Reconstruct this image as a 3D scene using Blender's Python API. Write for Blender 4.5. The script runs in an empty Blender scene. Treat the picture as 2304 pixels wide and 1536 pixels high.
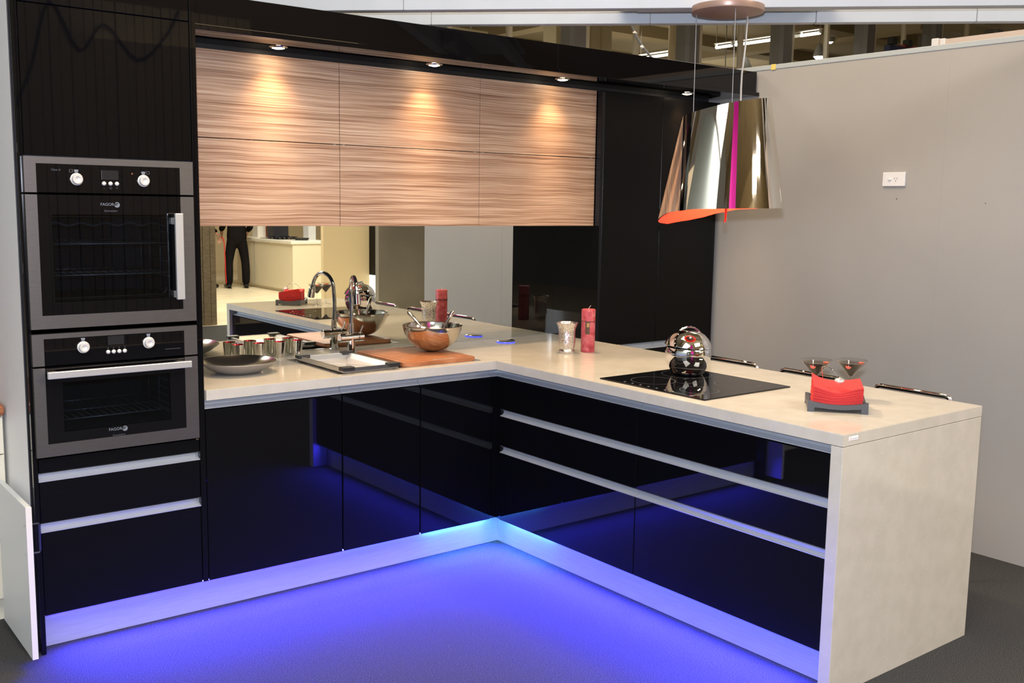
import bpy, bmesh, math, random
from mathutils import Vector, Matrix
random.seed(4)
PI = math.pi
SC = bpy.context.scene
COL = SC.collection

# ------------------------------------------------------------------ camera, world, lights, exposure
CAM = Vector((-2.8318, -3.7314, 1.6188))
FWD = Vector((0.61109261, 0.78036591, -0.1326456))
RGT = Vector((0.78849327, -0.61485248, 0.01532275))
UPV = Vector((0.06960012, 0.11395379, 0.99104508))
cd = bpy.data.cameras.new('camera')
cam = bpy.data.objects.new('camera', cd)
COL.objects.link(cam)
cd.sensor_width = 36.0
cd.lens = 36.0 * 2304.36 / 2304.0
cd.clip_end = 200
m = Matrix((RGT, UPV, -FWD)).transposed().to_4x4()
m.translation = CAM
cam.matrix_world = m
SC.camera = cam

SC.view_settings.view_transform = 'Standard'
SC.view_settings.look = 'None'
SC.view_settings.exposure = 0.0
SC.view_settings.gamma = 1.0
SC.view_settings.use_curve_mapping = False
SC.cycles.max_bounces = 10
SC.cycles.glossy_bounces = 8
SC.cycles.diffuse_bounces = 4
SC.cycles.transmission_bounces = 8
SC.cycles.sample_clamp_indirect = 4.0
SC.cycles.caustics_refractive = False
SC.cycles.blur_glossy = 0.5

w = bpy.data.worlds.new('world')
SC.world = w
w.use_nodes = True
w.node_tree.nodes['Background'].inputs[0].default_value = (0.55, 0.5, 0.42, 1)
w.node_tree.nodes['Background'].inputs[1].default_value = 0.22


def area(name, loc, target, sx, sy, power, color):
    d = bpy.data.lights.new(name, 'AREA')
    d.shape = 'RECTANGLE'
    d.size = sx
    d.size_y = sy
    d.energy = power
    d.color = color
    o = bpy.data.objects.new(name, d)
    COL.objects.link(o)
    o.location = loc
    v = (Vector(target) - Vector(loc)).normalized()
    o.rotation_euler = v.to_track_quat('-Z', 'Y').to_euler()
    return o


# the photographer's flash, just above the lens
area('camera_flash', CAM + UPV * 0.13 - FWD * 0.02, CAM + FWD * 5 + UPV * 0.3, 0.07, 0.045, 100, (0.87, 0.95, 1.12))
# rows of hall lamps, high up under the hall ceiling
for hx, hy, pw, sz, cc in ((-0.3, -0.7, 128, 2.0, (1.0, 0.74, 0.45)), (-3.6, -3.4, 240, 3.0, (1.0, 0.93, 0.84)), (1.2, -5.4, 240, 2.5, (1.0, 0.92, 0.80)), (-1.0, 3.2, 110, 2.0, (1.0, 0.85, 0.65)), (4.6, 1.5, 60, 2.5, (1.0, 0.9, 0.75)), (5.0, -9.3, 320, 1.6, (1.0, 0.90, 0.77)), (3.3, -10.0, 270, 1.6, (1.0, 0.90, 0.77)), (9.0, 9.0, 90, 2.0, (1.0, 0.88, 0.68)), (4.5, 9.5, 50, 2.0, (1.0, 0.88, 0.68))):
    area('hall_lamp', (hx, hy, 4.70), (hx, hy, 0), sz, sz * 0.8, pw, cc)
# unseen fill lights added to brighten the hall ceiling
for hx, hy, pw, sz in ((-4.0, -5.5, 170, 3.0), (2.0, -7.0, 120, 3.0), (7.0, -10.0, 200, 3.0), (5.0, 9.0, 20, 3.0), (11.0, 10.5, 36, 3.0), (16.0, 13.0, 55, 3.0)):
    area('ceiling_fill', (hx, hy, 3.3), (hx, hy + 0.01, 5), sz, sz, pw, (1.0, 0.88, 0.68))
# ------------------------------------------------------------------ helpers
MATW = {}


def tag(o, label=None, cat=None, group=None, kind=None):
    if label:
        o['label'] = label
    if cat:
        o['category'] = cat
    if group:
        o['group'] = group
    if kind:
        o['kind'] = kind
    return o


def thing(name, label, cat, loc=(0, 0, 0), rotz=0.0, group=None):
    o = bpy.data.objects.new(name, None)
    COL.objects.link(o)
    o.empty_display_size = 0.1
    o.location = loc
    o.rotation_euler = (0, 0, rotz)
    MATW[o.name] = Matrix.Translation(Vector(loc)) @ Matrix.Rotation(rotz, 4, 'Z')
    return tag(o, label, cat, group)


class B:
    def __init__(self):
        self.bm = bmesh.new()
        self.soft = False

    def box(self, x0, x1, y0, y1, z0, z1, bev=0.0, seg=2, rot=None):
        r = bmesh.ops.create_cube(self.bm, size=1.0)
        vs = r['verts']
        bmesh.ops.scale(self.bm, vec=(abs(x1 - x0), abs(y1 - y0), abs(z1 - z0)), verts=vs)
        if rot:
            bmesh.ops.rotate(self.bm, cent=(0, 0, 0), matrix=rot, verts=vs)
        bmesh.ops.translate(self.bm, vec=((x0 + x1) / 2, (y0 + y1) / 2, (z0 + z1) / 2), verts=vs)
        if bev > 0:
            es = set(e for v in vs for e in v.link_edges)
            bmesh.ops.bevel(self.bm, geom=list(es), offset=bev, segments=seg, affect='EDGES', profile=0.5)
        return self

    def tube(self, path, r, n=10, closed=False, caps=True):
        pts = [Vector(p) for p in path]
        rr = r if isinstance(r, (list, tuple)) else [r] * len(pts)
        rings = []
        N = len(pts)
        prev = None
        for i, p in enumerate(pts):
            if closed:
                t = (pts[(i + 1) % N] - pts[i - 1]).normalized()
            else:
                t = (pts[min(i + 1, N - 1)] - pts[max(i - 1, 0)]).normalized()
            if prev is None:
                a = Vector((0, 0, 1)) if abs(t.z) < 0.9 else Vector((1, 0, 0))
                u = t.cross(a).normalized()
            else:
                u = (prev - t * prev.dot(t)).normalized()
            prev = u
            v = t.cross(u)
            rings.append([self.bm.verts.new(p + (u * math.cos(2 * PI * k / n) + v * math.sin(2 * PI * k / n)) * rr[i]) for k in range(n)])
        for i in range(N if closed else N - 1):
            a, b = rings[i], rings[(i + 1) % N]
            for k in range(n):
                f = self.bm.faces.new((a[k], a[(k + 1) % n], b[(k + 1) % n], b[k]))
                f.smooth = True
        if caps and not closed:
            self.bm.faces.new(rings[0][::-1])
            self.bm.faces.new(rings[-1])
        return self

    def lathe(self, prof, c=(0, 0, 0), n=40, close=False, flat=False, power=None, fz=None):
        c = Vector(c)
        rings = []
        for (r, z) in prof:
            if r < 1e-6:
                rings.append([self.bm.verts.new(c + Vector((0, 0, z)))])
            else:
                ring = []
                for k in range(n):
                    a = 2 * PI * k / n
                    s = 1.0
                    if power:
                        s = (abs(math.cos(a)) ** power + abs(math.sin(a)) ** power) ** (-1.0 / power)
                    zz = z if fz is None else fz(a, r, z)
                    ring.append(self.bm.verts.new(c + Vector((r * s * math.cos(a), r * s * math.sin(a), zz))))
                rings.append(ring)
        idx = list(range(len(rings) - 1))
        pairs = [(rings[i], rings[i + 1]) for i in idx]
        if close:
            pairs.append((rings[-1], rings[0]))
        for a, b in pairs:
            for k in range(n):
                k2 = (k + 1) % n
                if len(a) == 1 and len(b) == 1:
                    continue
                if len(a) == 1:
                    f = self.bm.faces.new((a[0], b[k2], b[k]))
                elif len(b) == 1:
                    f = self.bm.faces.new((a[k], a[k2], b[0]))
                else:
                    f = self.bm.faces.new((a[k], a[k2], b[k2], b[k]))
                f.smooth = not flat
        return self

    def prism(self, poly, z0, z1):
        a = [self.bm.verts.new((x, y, z0)) for x, y in poly]
        b = [self.bm.verts.new((x, y, z1)) for x, y in poly]
        n = len(poly)
        self.bm.faces.new(a[::-1])
        self.bm.faces.new(b)
        for k in range(n):
            self.bm.faces.new((a[k], a[(k + 1) % n], b[(k + 1) % n], b[k]))
        return self

    def xz_prism(self, poly, y0, y1):
        a = [self.bm.verts.new((x, y0, z)) for x, z in poly]
        b = [self.bm.verts.new((x, y1, z)) for x, z in poly]
        n = len(poly)
        self.bm.faces.new(a)
        self.bm.faces.new(b[::-1])
        for k in range(n):
            self.bm.faces.new((a[k], b[k], b[(k + 1) % n], a[(k + 1) % n]))
        return self

    def xform(self, mat):
        bmesh.ops.transform(self.bm, matrix=mat, verts=self.bm.verts[:])
        return self

    def build(self, name, mat, parent=None, local=False, origin=None, smooth=None):
        me = bpy.data.meshes.new(name)
        root = parent
        while root is not None and root.parent is not None:
            root = root.parent
        if root is not None and not local:
            if root.name in MATW:
                self.xform(MATW[root.name].inverted())
        if origin is not None and parent is None:
            self.xform(Matrix.Translation(-Vector(origin)))
        bmesh.ops.recalc_face_normals(self.bm, faces=self.bm.faces[:])
        for e_ in self.bm.edges:
            if not self.soft and len(e_.link_faces) == 2 and e_.calc_face_angle(0.0) > 0.75:
                e_.smooth = False
        self.bm.to_mesh(me)
        self.bm.free()
        if smooth:
            for p_ in me.polygons:
                p_.use_smooth = True
        o = bpy.data.objects.new(name, me)
        COL.objects.link(o)
        if mat is not None:
            for mm in (mat if isinstance(mat, (list, tuple)) else [mat]):
                me.materials.append(mm)
        if parent is not None:
            o.parent = parent
        elif origin is not None:
            o.location = origin
            MATW[o.name] = Matrix.Translation(Vector(origin))
        return o


def struct(b, name, mat, parent=None):
    o = b.build(name, mat, parent)
    if parent is None:
        o['kind'] = 'structure'
    return o


def copy_thing(o, loc=None, label=None, rotz=None):
    def cp(x, parent):
        c = x.copy()
        COL.objects.link(c)
        if parent is not None:
            c.parent = parent
        for ch in [k for k in bpy.data.objects if k.parent == x and k.name in COL.objects]:
            cp(ch, c)
        return c
    kids = cp(o, None)
    if loc is not None:
        kids.location = loc
    if rotz is not None:
        kids.rotation_euler = (0, 0, rotz)
    if label:
        kids['label'] = label
    return kids


def text_mesh(b, txt, size, mat4, depth=0.0006):
    cu = bpy.data.curves.new('t', 'FONT')
    cu.body = txt
    cu.size = size
    cu.extrude = depth
    cu.align_x = 'CENTER'
    cu.align_y = 'CENTER'
    cu.resolution_u = 3
    o = bpy.data.objects.new('t', cu)
    COL.objects.link(o)
    dg = bpy.context.evaluated_depsgraph_get()
    me = bpy.data.meshes.new_from_object(o.evaluated_get(dg))
    me.transform(mat4)
    b.bm.from_mesh(me)
    bpy.data.objects.remove(o)
    bpy.data.curves.remove(cu)
    bpy.data.meshes.remove(me)
    return b


# ------------------------------------------------------------------ materials
def mat(name, col, rough=0.5, metal=0.0, spec=0.5, emit=None, estr=0.0, trans=0.0, ior=1.5, coat=0.0):
    mt = bpy.data.materials.new(name)
    mt.use_nodes = True
    p = mt.node_tree.nodes['Principled BSDF']
    p.inputs['Base Color'].default_value = (*col, 1)
    p.inputs['Roughness'].default_value = rough
    p.inputs['Metallic'].default_value = metal
    p.inputs['IOR'].default_value = ior
    p.inputs['Specular IOR Level'].default_value = spec
    p.inputs['Transmission Weight'].default_value = trans
    p.inputs['Coat Weight'].default_value = coat
    p.inputs['Coat Roughness'].default_value = 0.03
    if emit:
        p.inputs['Emission Color'].default_value = (*emit, 1)
        p.inputs['Emission Strength'].default_value = estr
    return mt


def nodes(mt):
    return mt.node_tree.nodes, mt.node_tree.links, mt.node_tree.nodes['Principled BSDF']


def noise_tint(mt, scale, cols, bump=0.0, detail=4.0, mapping=(1, 1, 1), rough=None, pos=(0.35, 0.65), distort=0.0, dist=0.002):
    N, L, p = nodes(mt)
    g = N.new('ShaderNodeNewGeometry')
    mp = N.new('ShaderNodeMapping')
    mp.inputs['Scale'].default_value = mapping
    L.new(g.outputs['Position'], mp.inputs['Vector'])
    n = N.new('ShaderNodeTexNoise')
    n.inputs['Scale'].default_value = scale
    n.inputs['Detail'].default_value = detail
    n.inputs['Distortion'].default_value = distort
    L.new(mp.outputs[0], n.inputs['Vector'])
    r = N.new('ShaderNodeValToRGB')
    r.color_ramp.elements[0].position = pos[0]
    r.color_ramp.elements[1].position = pos[1]
    r.color_ramp.elements[0].color = (*cols[0], 1)
    r.color_ramp.elements[1].color = (*cols[-1], 1)
    for i, c in enumerate(cols[1:-1]):
        e = r.color_ramp.elements.new(pos[0] + (pos[1] - pos[0]) * (i + 1) / (len(cols) - 1))
        e.color = (*c, 1)
    L.new(n.outputs['Fac'], r.inputs['Fac'])
    L.new(r.outputs[0], p.inputs['Base Color'])
    if bump > 0:
        bp = N.new('ShaderNodeBump')
        bp.inputs['Strength'].default_value = bump
        bp.inputs['Distance'].default_value = dist
        L.new(n.outputs['Fac'], bp.inputs['Height'])
        L.new(bp.outputs[0], p.inputs['Normal'])
    return mt


M = {}
M['black_gloss'] = mat('black_gloss', (0.0025, 0.0025, 0.0035), 0.02, spec=0.36)
M['black_satin'] = mat('black_satin', (0.0040, 0.0036, 0.0036), 0.22, spec=0.12)
M['black_matt'] = mat('black_matt', (0.012, 0.012, 0.014), 0.5)
M['glass_black'] = mat('glass_black', (0.003, 0.003, 0.004), 0.015, spec=0.5)
M['aluminium'] = noise_tint(mat('aluminium', (0.6, 0.64, 0.7), 0.4, 0.35), 40, ((0.40, 0.43, 0.47), (0.43, 0.46, 0.50)), mapping=(0.2, 0.2, 6))
M['kick'] = noise_tint(mat('kick', (0.6, 0.6, 0.65), 0.45, 0.3), 30, ((0.40, 0.41, 0.45), (0.44, 0.45, 0.49)), mapping=(0.3, 0.3, 5))
M['steel'] = noise_tint(mat('steel', (0.5, 0.46, 0.44), 0.36, 0.85), 60, ((0.150, 0.142, 0.138), (0.180, 0.170, 0.166)), mapping=(0.4, 0.4, 14), bump=0.03)
M['steel_bowl'] = mat('steel_bowl', (0.62, 0.57, 0.5), 0.14, 1.0)
M['sink_steel'] = mat('sink_steel', (0.66, 0.66, 0.66), 0.22, 1.0)
M['handle_silver'] = mat('handle_silver', (0.72, 0.72, 0.72), 0.32, 0.7)
M['chrome'] = mat('chrome', (0.82, 0.82, 0.82), 0.03, 1.0)
M['hood_chrome'] = mat('hood_chrome', (0.74, 0.70, 0.63), 0.035, 1.0)
M['mirror'] = mat('mirror', (0.80, 0.82, 0.76), 0.0, 1.0)
M['knob'] = mat('knob', (0.75, 0.73, 0.70), 0.3, 0.35)
M['print_grey'] = mat('print_grey', (0.16, 0.18, 0.21), 0.5)
M['print_dim'] = mat('print_dim', (0.06, 0.065, 0.075), 0.5)
M['print_amber'] = mat('print_amber', (0.25, 0.09, 0.02), 0.5)
M['display'] = mat('display', (0.018, 0.018, 0.02), 0.15)

M['enamel'] = mat('enamel', (0.050, 0.066, 0.080), 0.3)
M['rack_wire'] = mat('rack_wire', (0.48, 0.51, 0.54), 0.3, 0.6)
M['stone'] = noise_tint(mat('stone', (0.66, 0.6, 0.5), 0.11, spec=0.5), 16, ((0.485, 0.455, 0.395), (0.505, 0.475, 0.415), (0.525, 0.495, 0.435)), detail=8)
M['wall_paint'] = noise_tint(mat('wall_paint', (0.5, 0.47, 0.43), 0.28, spec=0.4), 1.3, ((0.37, 0.362, 0.348), (0.40, 0.391, 0.375)), detail=3)
M['wall_white'] = mat('wall_white', (0.82, 0.82, 0.82), 0.5)
M['wall_bluegrey'] = mat('wall_bluegrey', (0.40, 0.50, 0.55), 0.5)
M['beam_white'] = noise_tint(mat('beam_white', (0.78, 0.82, 0.86), 0.4), 5, ((0.42, 0.46, 0.50), (0.44, 0.48, 0.525)), detail=3)
M['wall_cap'] = mat('wall_cap', (0.42, 0.47, 0.49), 0.4)
M['zinc'] = mat('zinc', (0.33, 0.33, 0.34), 0.4)
M['carpet'] = noise_tint(mat('carpet', (0.1, 0.1, 0.1), 0.95, spec=0.1), 400, ((0.012, 0.012, 0.0125), (0.040, 0.040, 0.041), (0.105, 0.105, 0.105)), bump=0.2, detail=2, pos=(0.36, 0.64), dist=0.003)
M['hall_floor'] = noise_tint(mat('hall_floor', (0.72, 0.64, 0.46), 0.35), 3, ((0.70, 0.61, 0.44), (0.78, 0.70, 0.52)))
M['ceiling'] = noise_tint(mat('ceiling', (0.36, 0.31, 0.22), 0.7), 0.8, ((0.33, 0.285, 0.20), (0.40, 0.35, 0.26)))
M['ceiling_dark'] = mat('ceiling_dark', (0.24, 0.19, 0.115), 0.7)
M['beam_beige'] = mat('beam_beige', (0.45, 0.385, 0.27), 0.7)
M['duct'] = mat('duct', (0.50, 0.45, 0.33), 0.6)
M['mullion'] = mat('mullion', (0.17, 0.17, 0.18), 0.5)
M['mullion_trim'] = mat('mullion_trim', (0.55, 0.51, 0.42), 0.5)
M['column_beige'] = mat('column_beige', (0.60, 0.50, 0.34), 0.6)
M['red'] = mat('red', (0.85, 0.028, 0.012), 0.4)
M['napkin'] = noise_tint(mat('napkin', (0.78, 0.03, 0.03), 0.85, spec=0.2), 300, ((0.52, 0.035, 0.036), (0.60, 0.05, 0.05)), bump=0.2)
M['holder'] = mat('holder', (0.055, 0.06, 0.068), 0.42)
M['candle'] = noise_tint(mat('candle', (0.5, 0.09, 0.1), 0.5, spec=0.4), 45, ((0.33, 0.030, 0.040), (0.48, 0.080, 0.095), (0.54, 0.17, 0.17)), detail=7, bump=0.25, pos=(0.3, 0.75))
M['wick'] = mat('wick', (0.65, 0.5, 0.4), 0.9)
M['twine'] = mat('twine', (0.04, 0.018, 0.012), 0.9)
M['tag'] = mat('tag', (0.075, 0.035, 0.015), 0.6)
M['tag_gold'] = mat('tag_gold', (0.35, 0.2, 0.06), 0.4, 0.4)
M['rubber'] = mat('rubber', (0.012, 0.012, 0.013), 0.45)
M['board'] = noise_tint(mat('board', (0.42, 0.17, 0.07), 0.4), 5, ((0.25, 0.085, 0.032), (0.36, 0.135, 0.055), (0.43, 0.185, 0.085)), mapping=(2.2, 14, 14), detail=6, bump=0.05)
M['board_dark'] = mat('board_dark', (0.24, 0.075, 0.03), 0.5)
M['worktop_wood'] = noise_tint(mat('worktop_wood', (0.33, 0.12, 0.05), 0.3), 5, ((0.23, 0.07, 0.025), (0.40, 0.15, 0.06)), mapping=(2, 14, 14))
M['cream'] = mat('cream', (0.70, 0.66, 0.53), 0.4)
M['door_white'] = mat('door_white', (0.63, 0.66, 0.66), 0.45)
def thin_glass(name, tint, f0=0.04, rough=0.0):
    mt = bpy.data.materials.new(name)
    mt.use_nodes = True
    N, L = mt.node_tree.nodes, mt.node_tree.links
    N.remove(N['Principled BSDF'])
    tr = N.new('ShaderNodeBsdfTransparent')
    tr.inputs[0].default_value = (*tint, 1)
    gl = N.new('ShaderNodeBsdfGlossy')
    gl.inputs['Roughness'].default_value = rough
    fr = N.new('ShaderNodeFresnel')
    fr.inputs[0].default_value = 1.5
    mx = N.new('ShaderNodeMixShader')
    gm = N.new('ShaderNodeNewGeometry')
    iv = N.new('ShaderNodeMath')
    iv.operation = 'SUBTRACT'
    iv.inputs[0].default_value = 1.0
    L.new(gm.outputs['Backfacing'], iv.inputs[1])
    ml = N.new('ShaderNodeMath')
    ml.operation = 'MULTIPLY'
    L.new(fr.outputs[0], ml.inputs[0])
    L.new(iv.outputs[0], ml.inputs[1])
    L.new(ml.outputs[0], mx.inputs[0])
    L.new(tr.outputs[0], mx.inputs[1])
    L.new(gl.outputs[0], mx.inputs[2])
    L.new(mx.outputs[0], N['Material Output'].inputs[0])
    return mt


M['glass'] = thin_glass('glass', (0.93, 0.93, 0.92))
M['oven_glass'] = thin_glass('oven_glass', (0.42, 0.46, 0.50))
M['pane'] = thin_glass('pane', (0.93, 0.93, 0.90))
M['wine'] = mat('wine', (0.02, 0.008, 0.004), 0.05)
M['garnish'] = mat('garnish', (0.75, 0.08, 0.03), 0.5)
M['pick'] = mat('pick', (0.8, 0.8, 0.78), 0.4)
M['outlet'] = mat('outlet', (0.78, 0.79, 0.80), 0.35)
M['outlet_dark'] = mat('outlet_dark', (0.05, 0.05, 0.05), 0.6)
M['lamp_emit'] = mat('lamp_emit', (1, 1, 1), 0.5, emit=(1.0, 0.78, 0.5), estr=60)
M['tube_emit'] = mat('tube_emit', (1, 1, 1), 0.5, emit=(1.0, 0.97, 0.82), estr=9)
M['highbay_emit'] = mat('highbay_emit', (1, 1, 1), 0.5, emit=(0.9, 0.93, 1.0), estr=14)
M['led_blue'] = mat('led_blue', (0, 0, 0), 0.5, emit=(0.035, 0.030, 1.0), estr=4200)
M['led_wash'] = mat('led_wash', (0, 0, 0), 0.5, emit=(0.03, 0.05, 1.0), estr=220)
M['led_violet'] = mat('led_violet', (0, 0, 0), 0.5, emit=(0.10, 0.06, 1.0), estr=95)
M['led_cyan'] = mat('led_cyan', (0, 0, 0), 0.5, emit=(0.05, 0.36, 1.0), estr=420)
M['ring_blue'] = mat('ring_blue', (0, 0, 0.1), 0.5, emit=(0.03, 0.06, 1.0), estr=1.6)
M['brown_plank'] = noise_tint(mat('brown_plank', (0.12, 0.09, 0.05), 0.6), 3, ((0.125, 0.095, 0.05), (0.19, 0.145, 0.08)), mapping=(5, 5, 22), detail=5)
M['dark_gap'] = mat('dark_gap', (0.01, 0.01, 0.01), 0.8)
M['grey_wall'] = noise_tint(mat('grey_wall', (0.25, 0.235, 0.2), 0.7), 1.4, ((0.20, 0.185, 0.155), (0.27, 0.25, 0.21)))
M['beige_wall'] = mat('beige_wall', (0.66, 0.55, 0.36), 0.6)
M['white_gloss'] = mat('white_gloss', (0.8, 0.77, 0.68), 0.25)
M['island_white'] = mat('island_white', (0.78, 0.70, 0.52), 0.3)
M['magenta'] = mat('magenta', (0.55, 0.01, 0.32), 0.5, emit=(0.6, 0.012, 0.35), estr=0.32)
M['navy'] = mat('navy', (0.02, 0.025, 0.09), 0.5)
M['suit'] = noise_tint(mat('suit', (0.016, 0.013, 0.014), 0.9, spec=0.08), 60, ((0.006, 0.005, 0.0055), (0.010, 0.0085, 0.0085)))
M['skin'] = mat('skin', (0.55, 0.30, 0.2), 0.5)
M['hair'] = mat('hair', (0.03, 0.02, 0.015), 0.6)
M['shoe'] = mat('shoe', (0.01, 0.01, 0.01), 0.25)
M['eye'] = mat('eye', (0.05, 0.04, 0.04), 0.2)
M['plate_silver'] = mat('plate_silver', (0.60, 0.57, 0.53), 0.18, 1.0)
M['sticker_white'] = mat('sticker_white', (0.85, 0.86, 0.88), 0.4)
M['sticker_red'] = mat('sticker_red', (0.75, 0.55, 0.50), 0.5)
M['cable_clear'] = mat('cable_clear', (0.6, 0.58, 0.55), 0.25, 0.5)
M['cable_grey'] = mat('cable_grey', (0.10, 0.11, 0.115), 0.5)
M['yellow_tape'] = mat('yellow_tape', (0.75, 0.6, 0.15), 0.6)
M['seat_black'] = mat('seat_black', (0.02, 0.02, 0.02), 0.5)

# zebrano laminate: fine horizontal streaks
mt = mat('zebrano', (0.5, 0.33, 0.21), 0.33, spec=0.4)
N, L, p = nodes(mt)
g = N.new('ShaderNodeNewGeometry')
warp = N.new('ShaderNodeTexNoise')
warp.inputs['Scale'].default_value = 2.6
warp.inputs['Detail'].default_value = 2
L.new(g.outputs['Position'], warp.inputs['Vector'])
wm = N.new('ShaderNodeVectorMath')
wm.operation = 'MULTIPLY'
wm.inputs[1].default_value = (0.0, 0.0, 0.022)
L.new(warp.outputs['Color'], wm.inputs[0])
wa = N.new('ShaderNodeVectorMath')
wa.operation = 'ADD'
L.new(g.outputs['Position'], wa.inputs[0])
L.new(wm.outputs[0], wa.inputs[1])
cols = []
for sc_, mp_, det in ((1.0, (1.9, 1.0, 190.0), 4.0), (1.0, (3.0, 1.0, 480.0), 2.0), (1.0, (0.7, 1.0, 22.0), 2.0)):
    mp = N.new('ShaderNodeMapping')
    mp.inputs['Scale'].default_value = mp_
    L.new(wa.outputs[0], mp.inputs['Vector'])
    n = N.new('ShaderNodeTexNoise')
    n.inputs['Scale'].default_value = sc_
    n.inputs['Detail'].default_value = det
    L.new(mp.outputs[0], n.inputs['Vector'])
    cols.append(n)
r1 = N.new('ShaderNodeValToRGB')
e = r1.color_ramp.elements
e[0].position = 0.33
e[0].color = (0.32, 0.18, 0.11, 1)
e[1].position = 0.70
e[1].color = (0.68, 0.50, 0.36, 1)
k = e.new(0.43)
k.color = (0.46, 0.285, 0.185, 1)
k = e.new(0.52)
k.color = (0.57, 0.385, 0.265, 1)
L.new(cols[0].outputs['Fac'], r1.inputs['Fac'])
r2 = N.new('ShaderNodeValToRGB')
r2.color_ramp.elements[0].position = 0.38
r2.color_ramp.elements[0].color = (0.62, 0.55, 0.50, 1)
r2.color_ramp.elements[1].position = 0.55
r2.color_ramp.elements[1].color = (1, 1, 1, 1)
L.new(cols[1].outputs['Fac'], r2.inputs['Fac'])
r3 = N.new('ShaderNodeValToRGB')
r3.color_ramp.elements[0].position = 0.3
r3.color_ramp.elements[0].color = (0.86, 0.82, 0.80, 1)
r3.color_ramp.elements[1].position = 0.65
r3.color_ramp.elements[1].color = (1, 1, 1, 1)
L.new(cols[2].outputs['Fac'], r3.inputs['Fac'])
mx = N.new('ShaderNodeMixRGB')
mx.blend_type = 'MULTIPLY'
mx.inputs[0].default_value = 0.85
L.new(r1.outputs[0], mx.inputs[1])
L.new(r2.outputs[0], mx.inputs[2])
mx2 = N.new('ShaderNodeMixRGB')
mx2.blend_type = 'MULTIPLY'
mx2.inputs[0].default_value = 1
L.new(mx.outputs[0], mx2.inputs[1])
L.new(r3.outputs[0], mx2.inputs[2])
L.new(mx2.outputs[0], p.inputs['Base Color'])
M['zebrano'] = mt

# stone specks
N, L, p = nodes(M['stone'])
g = N.new('ShaderNodeNewGeometry')
vo = N.new('ShaderNodeTexVoronoi')
vo.inputs['Scale'].default_value = 38
L.new(g.outputs['Position'], vo.inputs['Vector'])
rp = N.new('ShaderNodeValToRGB')
rp.color_ramp.elements[0].position = 0.04
rp.color_ramp.elements[0].color = (1, 1, 1, 1)
rp.color_ramp.elements[1].position = 0.14
rp.color_ramp.elements[1].color = (0, 0, 0, 1)
L.new(vo.outputs['Distance'], rp.inputs['Fac'])
sx = N.new('ShaderNodeMixRGB')
old = p.inputs['Base Color'].links[0].from_socket
L.new(rp.outputs[0], sx.inputs[0])
L.new(old, sx.inputs[1])
sx.inputs[2].default_value = (0.62, 0.59, 0.52, 1)
L.new(sx.outputs[0], p.inputs['Base Color'])

# mercury glass: mottled silver
mt = mat('mercury_glass', (0.8, 0.78, 0.74), 0.12, 1.0)
noise_tint(mt, 190, ((0.45, 0.42, 0.40), (0.85, 0.82, 0.78), (0.98, 0.97, 0.95)), bump=0.7, detail=2, dist=0.003)
M['mercury_glass'] = mt

# ------------------------------------------------------------------ the setting
D = 0.6444      # mirror plane
W = 0.8778      # outer edge of the peninsula
LP = 1.8522     # length of the peninsula
XR = 1.839      # right wall

struct(B().box(-5.5, 2.6, -7.75, 3.2, -0.05, 0.0), 'floor', M['carpet'])
hf = B().box(-9, 30, -18, -7.75, -0.05, -0.001).box(2.6, 30, -7.75, 20, -0.05, -0.001).box(-9, -5.5, -7.75, 20, -0.05, -0.001).box(-5.5, 2.6, 3.2, 20, -0.05, -0.001)
struct(hf, 'floor', M['hall_floor'])
struct(B().box(-9, 30, 6.1, 24, 5.0, 5.1), 'ceiling', M['ceiling'])
struct(B().box(-9, 30, -18, 6.1, 7.5, 7.6), 'ceiling', M['ceiling'])
struct(B().box(-9, 30, 6.0, 6.1, 5.0, 7.5), 'trim_4', M['beam_beige'])
struct(B().box(XR, XR + 0.05, -2.14, 0.75, 0, 2.375), 'wall_right', M['wall_paint'])
wr = bpy.data.objects['wall_right']
cap = B().box(XR - 0.004, XR + 0.056, -2.14, 0.75, 2.375, 2.400, 0.002)
cap.build('cap_rail', M['wall_cap'], wr)
B().box(XR - 0.0006, XR, -1.0846, -1.0834, 0, 2.375).build('joint_strip', M['wall_paint'], wr)
B().box(XR - 0.0055, XR - 0.0042, -0.075, -0.045, 2.372, 2.402).build('tape', M['yellow_tape'], wr)
B().box(XR - 0.0015, XR, -0.854, -0.849, 1.673, 1.678).build('screw_hole', M['outlet_dark'], wr)
B().box(XR - 0.0015, XR, -1.308, -1.304, 1.655, 1.659).build('screw_hole', M['outlet_dark'], wr)
struct(B().box(-2.0, XR, D + 0.012, D + 0.06, 0, 2.30), 'wall_back', M['wall_white'])
struct(B().box(-2.0045, -2.001, 0.06, 3.0, 0, 2.75), 'wall_left', M['wall_white'])
B().box(-2.0047, -2.0008, 0.0565, 0.0598, 0, 2.75).build('edge_mask', M['black_matt'], bpy.data.objects['wall_left'])  # added black strip, hides the wall end that the flash lights up
# neighbouring stand's partition, seen over the top of the right wall
struct(B().box(2.6, 2.65, -3.0, -0.575, 0, 2.555), 'wall_rear', mat('wall_pink', (0.62, 0.53, 0.47), 0.6))
wq = bpy.data.objects['wall_rear']
B().box(2.595, 2.655, -0.575, -0.535, 0, 2.565, 0.004).build('corner_post', M['outlet'], wq)
B().box(2.595, 2.655, -0.615, -0.585, 0, 2.56, 0.004).build('corner_post', M['outlet'], wq)

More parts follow.
